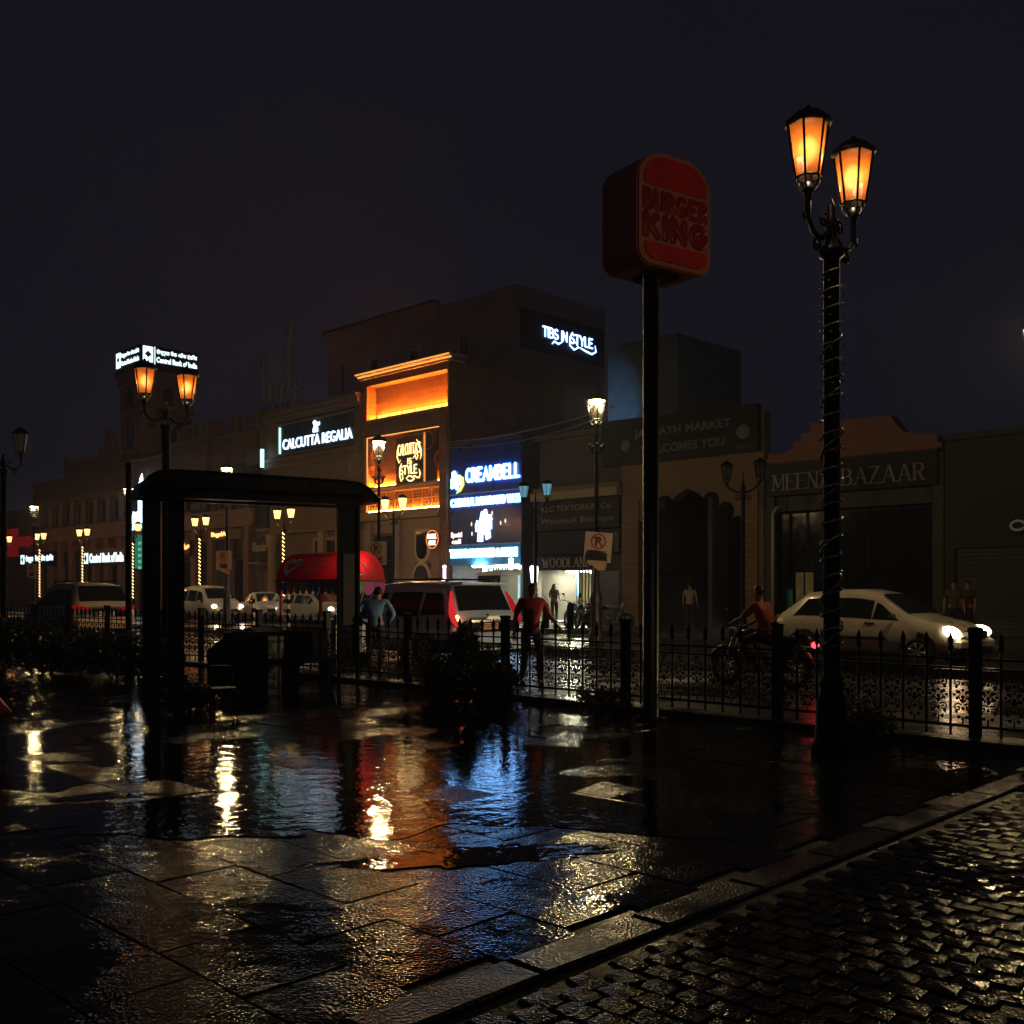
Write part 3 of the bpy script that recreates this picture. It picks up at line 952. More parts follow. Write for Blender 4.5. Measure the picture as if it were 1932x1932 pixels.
# ---------------------------------------------------------------- ice cream shop
CB = B("ice_cream_shop", "narrow shop clad in dark blue sign panels with glowing white lettering", fa(850))
wi = fa(986) - CB.a0
NAVY = mat("navy_sign_panel", (.014, .045, .24), .3, var=.35, scale=2.5)
CB.part("wall", DARKWALL, (0, .12, .02, 6, 0, 8.4), (wi - .14, wi, .02, 6, 0, 8.4), (.12, wi - .14, .2, 6, 2.75, 8.4), (.12, wi - .14, 4.6, 6, 0, 2.75))
CB.part("roof_edge", DARKWALL, (0, wi, -.1, .3, 8.402, 8.55))
CB.part("sign_panel", NAVY, (.05, wi - .02, -.04, .018, 6.13, 8.38))
CB.part("sign_panel", NAVY, (.05, wi - .02, -.04, .018, 5.36, 6.07))
CB.part("sign_panel", NAVY, (.05, wi - .02, -.04, .018, 3.72, 5.34))
CB.part("sign_panel", mat("sky_blue_panel", (.03, .16, .3), .3, var=.3), (.05, wi - .02, -.1, .018, 2.75, 3.66))
CB.part("trim", mat("blue_lit_trim", (.2, .45, .8), .3), (.05, wi - .02, -.07, -.002, 6.072, 6.128))
CB.part("trim", mat("blue_lit_trim", (.2, .45, .8), .3), (.05, wi - .02, -.12, -.002, 3.662, 3.718))
cbS = street("ice_cream_name_sign", "largest blue white lit capitals on the navy panels, beside a bell emblem", "sign", CB.a0, .045)
CBLED = glow("blue_white_led", (.2, .48, 1), 9)
neon("CREAMBELL", CBLED, cbS, CB.x(881), wi - .06, 6.58, 7.3, .07, y=-.06, gap=.3)
em = G()   # bell with a swirl of cream on top and a yellow sash
em.lathe([(.02, .7), (.13, .66), (.17, .5), (.22, .42), (.3, .36), (.33, .2), (.42, .02), (.4, -.06), (.02, -.1)], .48, 0, 14, cz=6.55)
em.ball((.48, 0, 6.4), .12, 8, 6)
em.xf(Matrix.Translation((.48, -.06, 6.7)) @ Matrix.Rotation(R(-18), 4, 'Y') @ Matrix.Scale(.25, 4, (0, 1, 0)) @ Matrix.Translation((-.48, 0, -6.7)))
em.build("bell_emblem", CBLED, cbS)
G().tube([(.7, -.03, 7.0), (.92, -.03, 6.85), (.95, -.03, 6.55), (.75, -.03, 6.28), (.5, -.03, 6.16)], [.03, .07, .08, .06, .02], 6).build("sash", glow("yellow_led", (1, .85, .15), 2.2), cbS)
s2 = street("owner_name_sign", "row of white lit block letters directly below the bell emblem sign", "sign", CB.a0, .045)
text("C HENI LAL RAM PRASAD VN 21", CBLED, s2, .1, wi - .1, 5.5, 5.9, y=0, depth=.06, bold=.045)
s3 = street("drinks_figure_sign", "tall white lit cut-out of sundae glasses on the navy panel", "sign", CB.a0, .045)
c0 = CB.x(915)
fg = G()
fg.prism([(c0 - .42, 3.82), (c0 - .08, 3.8), (c0 - .06, 4.15), (c0 + .1, 4.15), (c0 + .16, 3.88), (c0 + .44, 3.98), (c0 + .38, 4.35), (c0 + .52, 4.38), (c0 + .5, 4.86), (c0 + .28, 4.9), (c0 + .17, 5.3), (c0 + .02, 5.28), (c0 + .0, 4.95), (c0 - .03, 5.22), (c0 - .16, 5.2), (c0 - .3, 4.7), (c0 - .36, 4.4)], -.06, 0)
fg.build("glasses_cutout", glow("pale_cutout_led", (.6, .78, 1), 3), s3)
G().tube([(c0 - .42, -.03, 4.8), (c0 - .52, -.03, 4.55), (c0 - .5, -.03, 4.3), (c0 - .38, -.03, 4.42)], .05, 6).tube([(c0 + .3, -.03, 4.98), (c0 + .42, -.03, 5.0), (c0 + .5, -.03, 4.8)], .06, 6).build("handle", WHITE_LED, s3)
for (dx, z) in ((.55, 5.1), (1.1, 4.62), (1.4, 4.7), (-.8, 4.2), (-.83, 4.65)):
    G().ball((c0 + dx, -.03, z), .07, 6, 4, (.6, .4, 1.5)).build("drop", glow("cream_led", (1, .75, .5), 1.6), s3)
s4 = street("corner_price_sign", "two short lines of pinkish lit letters at the left of the navy panel", "sign", CB.a0, .045)
text("Special", glow("pinkish_led", (1, .72, .55), 2.6), s4, .1, .86, 4.0, 4.32, y=0, bold=.03)
text("call", glow("pinkish_led", (1, .72, .55), 2.6), s4, .16, .78, 3.76, 3.98, y=0, bold=.03)
s5 = street("fascia_sign", "overexposed white letters across the sky blue fascia", "sign", CB.a0, .105)
text("THANDAI SHAKES & MORE", glow("very_bright_led", (.45, .8, 1), 5.5), s5, .1, wi - .2, 3.08, 3.5, y=0, depth=.06, bold=.06)
# shop room
room = G()
room.box(.12, wi - .14, .2, 4.6, .14, .2)
room.build("shop_floor", mat("pale_floor_tiles", (.5, .5, .48), .25), CB.root)
CB.part("back_wall", mat("pale_shop_wall", (.6, .62, .58), .5), (.12, wi - .14, 4.5, 4.598, .2, 2.74))
CB.part("tube_light", glow("shop_tube", (.9, 1, .95), 130), (CB.x(900), CB.x(920), -.3, -.22, 2.62, 2.7))
CB.part("tube_light", glow("shop_tube", (.9, 1, .95), 130), (1.4, 3.8, 1.6, 1.7, 2.62, 2.7))
CB.part("tube_light", glow("shop_tube", (.9, 1, .95), 130), (1.4, 3.8, 3.2, 3.3, 2.62, 2.7))
for k, (c, x0, x1) in enumerate((((.1, .35, .6), .3, .9), ((.55, .5, .15), 1.0, 1.5), ((.15, .5, .25), 1.6, 2.4), ((.6, .2, .3), 2.5, 3.0), ((.2, .5, .6), 3.7, 4.2), ((.5, .6, .2), 4.25, 4.55))):
    CB.part("poster", mat("poster_%d" % k, c, .4, var=.5, scale=5), (x0, x1, 4.46, 4.498, .9, 2.3))
CB.part("counter", mat("counter_front", (.1, .25, .3), .3), (.3, 2.2, .6, 1.1, .2, 1.2))
s6 = street("doorway_light_box", "small white light box with dark letters over the shop doorway", "sign", CB.a0, .4)
c6, c7 = CB.x(922), CB.x(974)
G().box(c6, c7, 0, .12, 2.3, 2.68).build("light_box", glow("white_box", (.8, 1, .98), 2.4), s6)
text("CHEDI", BOARD, s6, c6 + .35, c7 - .1, 2.38, 2.58, y=-.002, bold=.02)
pil = street("light_column", "column of blown-out white lamps at the right edge of the ice cream shop", "lamp", CB.a0 + CB.x(979), .5)
for (z, r1, r2, h) in ((2.45, .12, .07, .55), (1.75, .15, .15, .28), (1.42, .05, .09, .22), (.75, .07, .1, .4)):
    G().lathe([(.02, 0), (r2, .02), ((r1 + r2) / 2, h / 2), (r1, h - .03), (.02, h)], n=10, cz=z).build("lamp_globe", glow("column_lamp", (.95, 1, .97), 5), pil)
G().box(-.035, .035, -.03, .03, .14, 2.46).build("post", IRON, pil)
pk = street("pink_lamp", "small pink and white lamp glowing above the parked car roofs", "lamp", CB.a0 + .35, .7)
G().lathe([(.1, 0), (.17, .1), (.14, .3), (.07, .45), (.07, .9), (.1, 1.0), (.02, 1.05)], n=10, cz=1.7).build("globe", glow("pinkish_white_lamp", (1, .75, .95), 4), pk)
G().lathe([(.02, 0), (.1, .04), (.1, .12), (.02, .16)], n=8, cx=-.2, cz=1.85).build("pink_bulb", glow("magenta_lamp", (1, .1, .5), 3), pk)
G().box(-.04, .04, -.04, .04, .14, 1.72).build("post", IRON, pk)
# dark stall with a white awning, snack packets hanging on its side
st = street("snack_stall", "black covered stall with a white awning edge and hanging snack packets", "stall", fa(938, 1.6), 1.6, .14)
G().box(-.7, .7, -.5, .5, 0, 2.05).build("tarpaulin_body", mat("black_tarpaulin", (.01, .011, .013), .4, bump=.4, bscale=4), st)
G().prism([(-.6, 2.06), (-.75, 2.1), (-.5, 2.2), (.9, 2.3), (.95, 2.24), (.8, 2.06)], -.62, .62).build("awning", mat("white_tarpaulin", (.75, .78, .78), .5), st)
rp = random.Random(5)
for k in range(12):
    x, z = rp.uniform(-.1, .6), rp.uniform(.7, 1.75)
    G().prism([(x - .06, z), (x + .06, z), (x + .07, z + .16), (x, z + .18), (x - .07, z + .16)], -.54, -.501).build("snack_packet", mat("snack_packet_%d" % (k % 3), ((.2, .25, .28), (.3, .3, .25), (.12, .16, .2))[k % 3], .3), st)

# ---------------------------------------------------------------- textile and shoe shop
TX = B("textile_shop_building", "low dark shop building with a pale cornice and dim painted boards over a lit doorway", fa(1009))
wt = fa(1172) - TX.a0
z_open = 2.42
TX.part("wall", DARKWALL, (0, wt, .3, 7, z_open, 8.3), (0, .12, 0, 7, 0, z_open), (TX.x(1118), wt, 0, .3, 0, z_open), (.12, wt, 5.0, 7, 0, z_open))
TX.part("side_wall", DARKWALL, (TX.x(1118) + .01, TX.x(1118) + .1, .3, 5.0, 0, z_open), (.02, .12, .3, 5.0, 0, z_open))
TX.part("cornice", CREAM, (0, wt, -.3, .3, 5.45, 5.78))
TX.part("cornice", BEIGE, (0, wt, -.15, .3, 5.785, 6.0))
TX.part("roof_edge", DARKWALL, (0, wt, -.15, .3, 8.1, 8.3))
TX.part("roller_shutter", SHUTTER, *[(TX.x(1122), wt - .08, -.02, -.002, .2 + k * .12, .305 + k * .12) for k in range(18)])
tx1 = street("textile_sign", "two lines of dim grey letters on a dark board under the pale cornice", "sign", TX.a0, .02)
G().box(.05, wt - .05, -.04, .3, 4.15, 5.4).build("board", BOARD, tx1)
DIM = mat("dull_grey_letters", (.2, .2, .2), .6, var=.15)
text("B.I.C TEXTORIUM Co.", DIM, tx1, TX.x(1022), TX.x(1157), 4.95, 5.2, y=-.042, bold=.02)
text("WomineX Boutique", DIM, tx1, TX.x(1022), TX.x(1159), 4.36, 4.68, y=-.042, bold=.012)
tx2 = street("shoe_shop_sign", "dark fascia with dull serif capitals directly above the bright open shop", "sign", TX.a0, .02)
G().box(.05, TX.x(1121), -.08, .3, z_open + .003, 3.05).build("board", BOARD, tx2)
serif("WOODLAND", mat("grey_serif_letters", (.42, .4, .38), .5), tx2, TX.x(1027), TX.x(1118), 2.56, 2.94, y=-.085, pen=.15)
TX.part("upper_shutter", BOARD, (.1, wt - .1, .1, .29, 3.1, 4.1))
TX.part("vent_slats", SHUTTER, *[(TX.x(1158), TX.x(1166), .02, .08, 3.2 + k * .1, 3.25 + k * .1) for k in range(8)])
TX.part("shop_floor", mat("pale_floor_tiles", (.5, .5, .48), .25), (.12, TX.x(1118), .0, 5.0, .15, .22))
TX.part("back_wall", mat("cream_shop_wall", (.75, .7, .4), .5), (.12, TX.x(1118), 4.9, 4.998, .22, z_open))
TX.part("shelf", mat("yellow_shelf", (.7, .5, .08), .4), (TX.x(1058), TX.x(1066), 1.2, 1.5, .22, z_open - .05))
TX.part("product_display", mat("blue_display", (.1, .25, .6), .4, var=.7, scale=4), (TX.x(1030), TX.x(1046), 2.0, 2.1, 1.3, z_open - .1))
TX.part("product_display", mat("orange_display", (.7, .3, .1), .4, var=.6, scale=4), (TX.x(1030) + .3, TX.x(1046) + .2, 3.4, 3.5, .9, 2.2))
TX.part("counter", mat("white_counter", (.7, .75, .75), .35), (TX.x(1068), TX.x(1086), 1.6, 2.3, .22, 1.15))
TX.part("ceiling_light", glow("shop_ceiling", (1, .96, .62), 260), (.5, 1.6, 1.5, 2.6, z_open - .06, z_open - .02))
TX.part("ceiling_light", glow("shop_ceiling", (1, .96, .62), 260), (1.7, 2.3, 3.2, 4.4, z_open - .06, z_open - .02))
for k in range(11):
    x = TX.x(1086) + k * (TX.x(1118) - TX.x(1086)) / 11
    TX.part("gate_bar", mat("folding_gate_steel", (.25, .32, .38), .4, metal=.5), (x, x + .035, .04 + (k % 2) * .04, .075 + (k % 2) * .04, .2, z_open - .003))

# ---------------------------------------------------------------- market gate with a cusped arch
MG = B("market_gate", "sandy gateway with a many-lobed arch under a dark market board", fa(1173), cat="gate")
wg = fa(1441) - MG.a0
SAND = mat("sand_coloured_stone", (.2, .13, .08), .75, var=.25, scale=2, bump=.4, bscale=16)
cx = MG.x(1297)
hw = MG.x(1400) - cx
zs = 3.7
out = []
lobes = [(0, 1.75), (26, 1.72), (52, 1.62), (78, 1.6)]
edge = []
NL = 4
za = 5.35
P0 = [(cx + hw, zs)]
import itertools
cusps = [(cx + hw, zs), (cx + hw * .82, zs + .55), (cx + hw * .58, zs + 1.05), (cx + hw * .3, zs + 1.38)]
curve = [cusps[0]]
for p, q in zip(cusps, cusps[1:]):
    mx_, mz = (p[0] + q[0]) / 2, (p[1] + q[1]) / 2
    L_ = math.hypot(q[0] - p[0], q[1] - p[1]); nx, nz = (q[1] - p[1]) / L_, -(q[0] - p[0]) / L_
    for i in range(1, 9):
        t = PI * i / 8
        s_ = -math.cos(t)
        curve.append((mx_ + (q[0] - p[0]) / 2 * s_ + nx * L_ * .52 * math.sin(t), mz + (q[1] - p[1]) / 2 * s_ + nz * L_ * .52 * math.sin(t)))
for i in range(1, 6):
    t = i / 5
    curve.append((cusps[-1][0] + (cx - cusps[-1][0]) * t, cusps[-1][1] + (za + .15 - cusps[-1][1]) * (t ** .75 if t < 1 else 1)))
full = curve + [(2 * cx - x, z) for x, z in reversed(curve[:-1])]
zt_ = 6.6
g = G()
g.prism([(cx + hw, 0), (wg, 0), (wg, zt_), (cx, zt_)] + curve[::-1], 0, .5)
g.prism([(2 * cx - x, z) for x, z in ([(cx + hw, 0), (2 * cx, 0), (2 * cx, zt_), (cx, zt_)] + curve[::-1])][::-1], 0, .5)
g.box(0, wg, .02, .5, zt_ + .002, 8.1)
g.build("wall", SAND, MG.root)
MG.part("passage_wall", DARKWALL, (2 * cx - hw - .2, 2 * cx - hw, .5, 9, 0, 6), (cx + hw, cx + hw + .2, .5, 9, 0, 6), (0, wg, 9, 9.2, 0, 6), (0, wg, .5, 9, 6.1, 6.3))
# carved pier panels: pierced scroll pattern in rows
CARV = mat("carved_stone", (.4, .25, .13), .7, var=.3, scale=6)
for (x0, x1, z0, z1, nx_, nz_) in ((MG.x(1177), MG.x(1206), .9, 4.4, 4, 13), (MG.x(1404), MG.x(1431), 1.3, 4.2, 4, 12)):
    MG.part("pier_panel", SAND, (x0, x1, -.06, -.002, .1, 5.2))
    g = G()
    for i in range(nx_):
        for j in range(nz_):
            ccx, ccz = x0 + (i + .5) * (x1 - x0) / nx_, z0 + (j + .5) * (z1 - z0) / nz_
            rr_ = min((x1 - x0) / nx_, (z1 - z0) / nz_) * .42
            g.tube([(ccx + rr_ * math.cos(k * PI / 4), -.075, ccz + rr_ * math.sin(k * PI / 4)) for k in range(9)], .022, 4, caps=False)
            g.ball((ccx, -.07, ccz), .03, 5, 3)
    o = g.build("carving", CARV, MG.root); o["kind"] = "stuff"
mk = street("market_board", "long unlit market board with two lines of faded capitals and two round emblems", "sign", MG.a0, .02)
xb0, xb1 = -.9, MG.x(1436)
G().prism([(xb0, 6.62), (xb1, 6.62), (xb1, 8.35), (xb0, 8.5)], -.18, .03).build("board", BOARD, mk)
FAINT = mat("faded_board_letters", (.14, .14, .15), .7, var=.2)
text("JANPATH MARKET", FAINT, mk, MG.x(1202), MG.x(1385), 7.55, 7.95, y=-.182, bold=.025)
text("WELCOMES YOU", FAINT, mk, MG.x(1216), MG.x(1373), 6.95, 7.3, y=-.182, bold=.025)
for px, rr_ in ((1187, .24), (1408, .28)):
    G().lathe([(.01, -.23), (rr_ - .03, -.22), (rr_, -.2), (rr_, -.182)], cx=MG.x(px), cz=7.38, n=20, axis='y').build("emblem", FAINT, mk)
text("TRADE UNION", FAINT, mk, MG.x(1394), MG.x(1428), 6.78, 6.9, y=-.182)

# ---------------------------------------------------------------- bazaar with the stepped gable
MB = B("bazaar_building", "shop with a stepped reddish gable and a wide dark name board", fa(1444))
wm = fa(1780) - MB.a0
GAB = mat("reddish_gable_plaster", (.22, .1, .08), .75, var=.25, scale=1.5, bump=.2, bscale=15)
X = MB.x
gp = [(.1, 6.0), (wm - .2, 6.0), (wm - .2, 6.55), (X(1706), 6.75), (X(1690), 7.05), (X(1680), 7.35), (X(1530), 7.42), (X(1528), 7.1), (X(1512), 7.08), (X(1510), 6.85), (X(1497), 6.84), (X(1494), 6.58), (X(1478), 6.45), (.1, 6.5)]
G().prism(gp, .0, .6).build("gable", GAB, MB.root)
MB.part("cornice", GAB, (0, wm, -.14, .0, 6.12, 6.28))
MB.part("wall", DARKWALL, (0, wm, .6, 8, 0, 6.5), (0, .35, 0, .6, 0, 6.0), (wm - .35, wm, 0, .6, 0, 6.0), (.35, wm - .35, .2, .6, 4.4, 6.0))
MB.part("shop_glass", GLASS, *[(.4 + k * (wm - .8) / 5 + .04, .4 + (k + 1) * (wm - .8) / 5 - .04, .3, .36, .3, 4.3) for k in range(5)])
MB.part("glazing_post", IRON, *[(.4 + k * (wm - .8) / 5 - .04, .4 + k * (wm - .8) / 5 + .04, .26, .4, .15, 4.35) for k in range(6)])
G().tube([(X(1468), -.35, .14), (X(1468), -.35, 4.3), (X(1470), -.2, 4.5), (X(1474), .0, 4.55)], .06, 8).build("down_pipe", mat("pale_pipe", (.5, .48, .4), .4), MB.root)
for px, c in ((1501, (.5, .45, .3)), (1519, (.45, .42, .35))):
    MB.part("shop_poster", mat("poster_cream", c, .5, var=.5, scale=6), (X(px) - .12, X(px) + .18, .24, .27, 1.0, 2.2))
MB.part("shop_poster", mat("poster_teal", (.05, .25, .22), .5, var=.5, scale=6), (X(1478), X(1490), .2, .24, .4, 1.6))
mb = street("bazaar_sign", "wide dark board with large dull serif capitals under the stepped gable", "sign", MB.a0, .02)
G().box(.15, wm - .15, -.12, .18, 4.95, 6.08).build("board", BOARD, mb)
serif("MEENA BAZAAR", mat("grey_serif_letters_dim", (.25, .22, .2), .5), mb, X(1462), X(1749), 5.14, 5.68, y=-.125, pen=.19)

# ---------------------------------------------------------------- shuttered shop at the right edge
RS = B("shuttered_shop_building", "dark shuttered shop with a round neon mark at the right edge", fa(1783))
DARKRENDER = mat("dark_render", (.04, .038, .04), .8, var=.3)  # plain dark render, one even low tone
RS.part("wall", DARKRENDER, (0, 12, .25, 8, 0, 6.3), (0, .3, 0, .25, 0, 6.3), (5.4, 12, 0, .25, 0, 6.3), (.3, 5.4, 0, .25, 2.9, 6.3))
RS.part("cornice", DARKRENDER, (0, 12, -.2, .25, 6.302, 6.5))
for k in range(22):
    RS.part("shutter_slat", mat("dark_shutter", (.04, .042, .045), .5, metal=.2), (.32, 5.38, .1, .16, .16 + k * .124, .27 + k * .124))
rn = street("ring_neon", "dim yellowish open ring neon mark on the shuttered shop", "sign", fa(1923, .2), .2)
zr = fz(1923, 991, .2)
G().tube([(.2 * math.cos(R(20 + 320 * i / 20)) - .03, -.05, zr + .14 * math.sin(R(20 + 320 * i / 20))) for i in range(21)], .035, 6).build("ring", glow("dim_ring", (.5, .5, .25), .09), rn)
G().box(-.25, .25, -.02, .2, zr - .22, zr + .22).build("back_box", BOARD, rn)
# ---------------------------------------------------------------- the bank with its clock-less tower
BA = B("bank_building", "long two-storey colonial bank with parapets, columns and a small gable", fa(62))
wb = fa(485) - BA.a0
X = BA.x
BA.part("wall", BANKWALL, (0, wb, .4, 12, 0, 9.6))
segs = [(0, X(120), 10.2), (X(120), X(185), 11.4), (X(185), X(222), 11.0), (X(222), X(318), 10.6), (X(318), X(390), 11.2), (X(400), wb, 11.0)]
for i, (x0, x1, zt0) in enumerate(segs):
    BA.part("parapet", BANKWALL, (x0 + .02, x1 - .02, 0, .4, 8.9, zt0))
    BA.part("coping", STONE, (x0, x1, -.12, .5, zt0 + .002, zt0 + .16))
for (x0, x1, z0) in ((X(336), X(386), 11.37), (X(402), wb, 11.17)):
    rail = G(); nb = int((x1 - x0) / .42)
    balustrade(rail, x0, x1, .2, z0, z0 + .95, nb, BA.root, STONE)
    for xx in (x0 - .15, (x0 + x1) / 2, x1 + .05): rail.box(xx, xx + .25, 0, .4, z0, z0 + 1.1)
    rail.build("balustrade", STONE, BA.root)
gx = X(204)
G().prism([(X(187), 11.2), (X(221), 11.2), (X(219), 11.6), (gx + .7, 12.1), (gx + .3, 13.1), (gx, 13.4), (gx - .3, 13.1), (gx - .7, 12.1), (X(189), 11.6)], -.05, .4).build("gable", STONE, BA.root)
for xx in (X(185), X(222), X(120)): G().lathe([(.14, 0), (.14, .3), (.08, .4), (.15, .6), (.04, .9), (.01, 1.1)], xx, .2, 8, cz=11.4).build("finial", STONE, BA.root)
BA.part("frieze", STONE, (0, wb, -.15, .4, 8.6, 8.75), (0, wb, -.05, .4, 8.75, 8.9))
for k in range(int(wb / .8)):
    pass
g = G()
for k in range(int(wb / .55)): g.box(.1 + k * .55, .32 + k * .55, -.14, -.001, 8.42, 8.597)
g.build("dentil_band", STONE, BA.root)["kind"] = "stuff"
BA.part("band", STONE, (0, wb, -.45, .4, 6.2, 6.45), (0, wb, -.3, .4, 5.6, 6.197), (0, wb, -.4, .4, 5.4, 5.597))
colx = [1.2 + k * (wb - 2.4) / 15 for k in range(16)]
cm = G().lathe([(.26, 0), (.26, .15), (.2, .25), (.18, 1.6), (.25, 1.8), (.27, 1.95)], n=10).mesh("column", STONE)
for k, xx in enumerate(colx):
    o = link(bpy.data.objects.new("column", cm), BA.root); o.location = (xx, .12, 6.46)
for k in range(15):
    x0, x1 = colx[k] + .45, colx[k + 1] - .45
    window(BA, x0, x1, 6.65, 8.35, y=.33, fm=STONE, bars=(2, 2), sill=False)
for k in range(16):
    BA.part("shop_pier", STONE, (colx[k] - .3, colx[k] + .3, -.05, .4, 0, 5.4))
for k in range(15):
    x0, x1 = colx[k] + .32, colx[k + 1] - .32
    BA.part("shopfront", (GLASS, SHUTTER, GLASS, BOARD)[k % 4], (x0, x1, .3, .39, .2, 3.4))
    BA.part("shop_board", BOARD, (x0, x1, .2, .39, 3.5, 4.6))
# tower
atr = fa(260) ; atl = fa(220)
bd = solve_b(365, atr)
TW = B("bank_tower", "square stone tower with arched openings carrying the lit bank sign", atl, .3, cat="tower")
wT = atr - atl
TW.part("shaft", STONE, (0, wT, 0, bd - .3, 9.6, 16.3))
TW.part("cornice", STONE, (-.15, wT + .15, -.15, bd - .15, 16.302, 16.7), (-.3, wT + .3, -.3, bd, 16.702, 17.1))
TW.part("band", STONE, (-.08, wT + .08, -.08, bd - .22, 14.3, 14.5))
for (z0, zs_, w_) in ((14.75, 15.5, .8), (11.6, 13.0, 1.1)):
    G().prism(arch_poly(wT / 2, w_ + .35, z0 - .1, zs_, w_ * .75), -.05, -.001).build("arch_surround", STONE, TW.root)
    G().prism(arch_poly(wT / 2, w_, z0, zs_, w_ * .6), -.08, -.052).build("arched_opening", GLASS, TW.root)
    G().prism([(y + (bd - .3) / 2 - wT / 2, z) for y, z in arch_poly(wT / 2, w_, z0, zs_, w_ * .6)], wT + .001, wT + .05, axis='x').build("arched_opening", GLASS, TW.root)
tsg = street("tower_bank_sign", "two-sided lit bank sign in Hindi and English atop the tower", "sign", atl, -.3)
BOXM = mat("black_sign_box", (.006, .007, .012), .4)
G().box(-.25, wT + .25, -.25, bd - .05, 17.11, 18.85).build("sign_box", BOXM, tsg)
LED = glow("tower_sign_led", (.72, .95, 1), 1.9)
yy0 = -.05
G().box(wT + .252, wT + .27, yy0, yy0 + .75, 17.650, 18.750).build("logo_panel", LED, tsg)
lg = G()
lg.prism([(yy0 + .12, 18.200), (yy0 + .38, 17.970), (yy0 + .64, 18.200), (yy0 + .38, 18.450)], wT + .272, wT + .285, axis='x')
lg.prism([(yy0 + .3, 17.650), (yy0 + .38, 17.870), (yy0 + .46, 17.650)], wT + .272, wT + .285, axis='x')
lg.build("logo_mark", mat("blue_logo", (.02, .08, .25), .4), tsg)
G().box(wT + .252, wT + .27, yy0 + .86, yy0 + .91, 17.550, 18.800).build("divider", LED, tsg)
text("सेन्ट्रल बैंक ऑफ इंडिया", LED, tsg, yy0 + 1.0, bd - .15, 18.230, 18.670, y=wT + .252, side=True, bold=.02)
text("Central Bank of India", LED, tsg, yy0 + 1.0, bd - .15, 17.710, 18.110, y=wT + .252, side=True, bold=.035)
G().box(-.15, .55, -.27, -.252, 17.600, 18.700).build("logo_panel", LED, tsg)
G().prism([(0, 18.200), (.2, 17.970), (.4, 18.200), (.2, 18.450)], -.29, -.272).build("logo_mark", mat("blue_logo", (.02, .08, .25), .4), tsg)
text("सेन्ट्रल बैंक ऑफ इंडिया", LED, tsg, .65, wT + .1, 18.200, 18.600, y=-.252, bold=.02)
text("Central Bank of India", LED, tsg, .65, wT + .1, 17.700, 18.050, y=-.252, bold=.035)

# bank signs at street level
def sign_strip(name, label, p0, p1, body, y0, y1, bold=.05):
    a0 = fa(p0)
    s = street(name, label, "sign", a0, .1)
    w = fa(p1) - a0
    z0, z1 = fz((p0 + p1) / 2, y1), fz((p0 + p1) / 2, y0)
    G().box(-.2, w + .2, 0, .1, z0 - .25, z1 + .25).build("board", BOXM, s)
    G().box(0, .75, -.03, -.002, z0 - .05, z1 + .05).build("logo_panel", LED, s)
    G().prism([(.15, (z0 + z1) / 2), (.375, z0 + .05), (.6, (z0 + z1) / 2), (.375, z1 - .05)], -.05, -.032).build("logo_mark", mat("blue_logo", (.02, .08, .25), .4), s)
    text(body, LED, s, 1.0, w, z0, z1, y=-.002, bold=bold)
    return s


sign_strip("street_bank_sign", "lit white English bank sign above the bank's ground floor entrance", 161, 236, "Central Bank of India", 1043, 1061)
sign_strip("hindi_bank_sign", "lit white Hindi bank sign farther down the facade on the left", 42, 103, "सेन्ट्रल बैंक ऑफ इंडिया", 1047, 1062, .03)

# jade store: rooftop script and lit blade sign
SCRIPT = mat("grey_roof_script", (.55, .53, .55), .6)


def jade(parent, m, x0, z0, s, r, first=True, y=0):
    """lower-case script letters: hooked j, a, d with a tall blade, e"""
    def T(pts): return [(x0 + px * s, y, z0 + pz * s) for px, pz in pts]
    g = G()
    if first:
        g.tube(T([(.0, 2.0), (.02, 1.2), (.02, -.4), (-.1, -.75)]), [r * .9, r, r, r * .2], 6)
        g.tube(T([(-.25, 1.95), (.28, 2.05)]), [r * .5, r * .3], 6)
    for dx in (.42, 1.25):
        g.tube(T([(dx + .42 + .02, 1.0)] + [(dx + .25 + .25 * math.cos(R(a)), .45 + .5 * math.sin(R(a))) for a in range(40, 330, 24)] + [(dx + .48, .25)]), r * .72, 6)
    g.tube(T([(.86, 1.0), (.88, .3), (1.05, -.05)]), [r * .8, r * .8, r * .3], 6)
    g.tube(T([(1.72, 0), (1.72, 1.2), (1.78, 2.2), (1.9, 3.0), (1.98, 3.3)]), [r * .8, r, r * 1.25, r * .8, r * .15], 6)
    g.tube(T([(1.45, 2.3), (1.62, 2.7), (1.74, 2.3)]), [r * .2, r * .6, r * .3], 6)
    g.tube(T([(2.1, .5), (2.55, .6), (2.5, .95), (2.25, .95), (2.08, .5), (2.3, .02), (2.65, .15)]), r * .65, 6)
    return g.build("script_letter", m, parent)


js = street("rooftop_script_sign", "large unlit grey script letters standing on the roof beside the bank", "sign", fa(497, -2.5), -2.5)
jade(js, SCRIPT, 0, fz(497, 775, -2.5), (fa(572, -2.5) - fa(497, -2.5)) / 2.7, .16)
G().box(-.3, fa(572, -2.5) - fa(497, -2.5) + .3, .1, .2, 11.0, fz(497, 790, -2.5)).build("support_frame", IRON, js)
JB = B("recessed_store_building", "dark recessed store front between the bank and the jewellery house", fa(484), 1.5)
JB.part("wall", DARKWALL, (-.8, .9, 0, 6, 0, 11.2))
ljs = street("lit_script_sign", "blue white lit vertical blade sign with script letters on the bank front", "sign", fa(246, .6), .6)
wj = fa(274, .6) - fa(246, .6)
G().box(0, wj + .6, .05, .2, fz(258, 1004, .6), fz(258, 940, .6)).build("board", mat("deep_blue_board", (.01, .02, .08), .3), ljs)
jade(ljs, glow("jade_led", (.55, .78, 1), 4.5), -.35, fz(250, 1001, .6) + .15, wj / 2.0, .15, first=False, y=-.05)
gr = street("green_lit_panel", "green lit shop panel below the blue blade sign", "sign", fa(253, .55), .55)
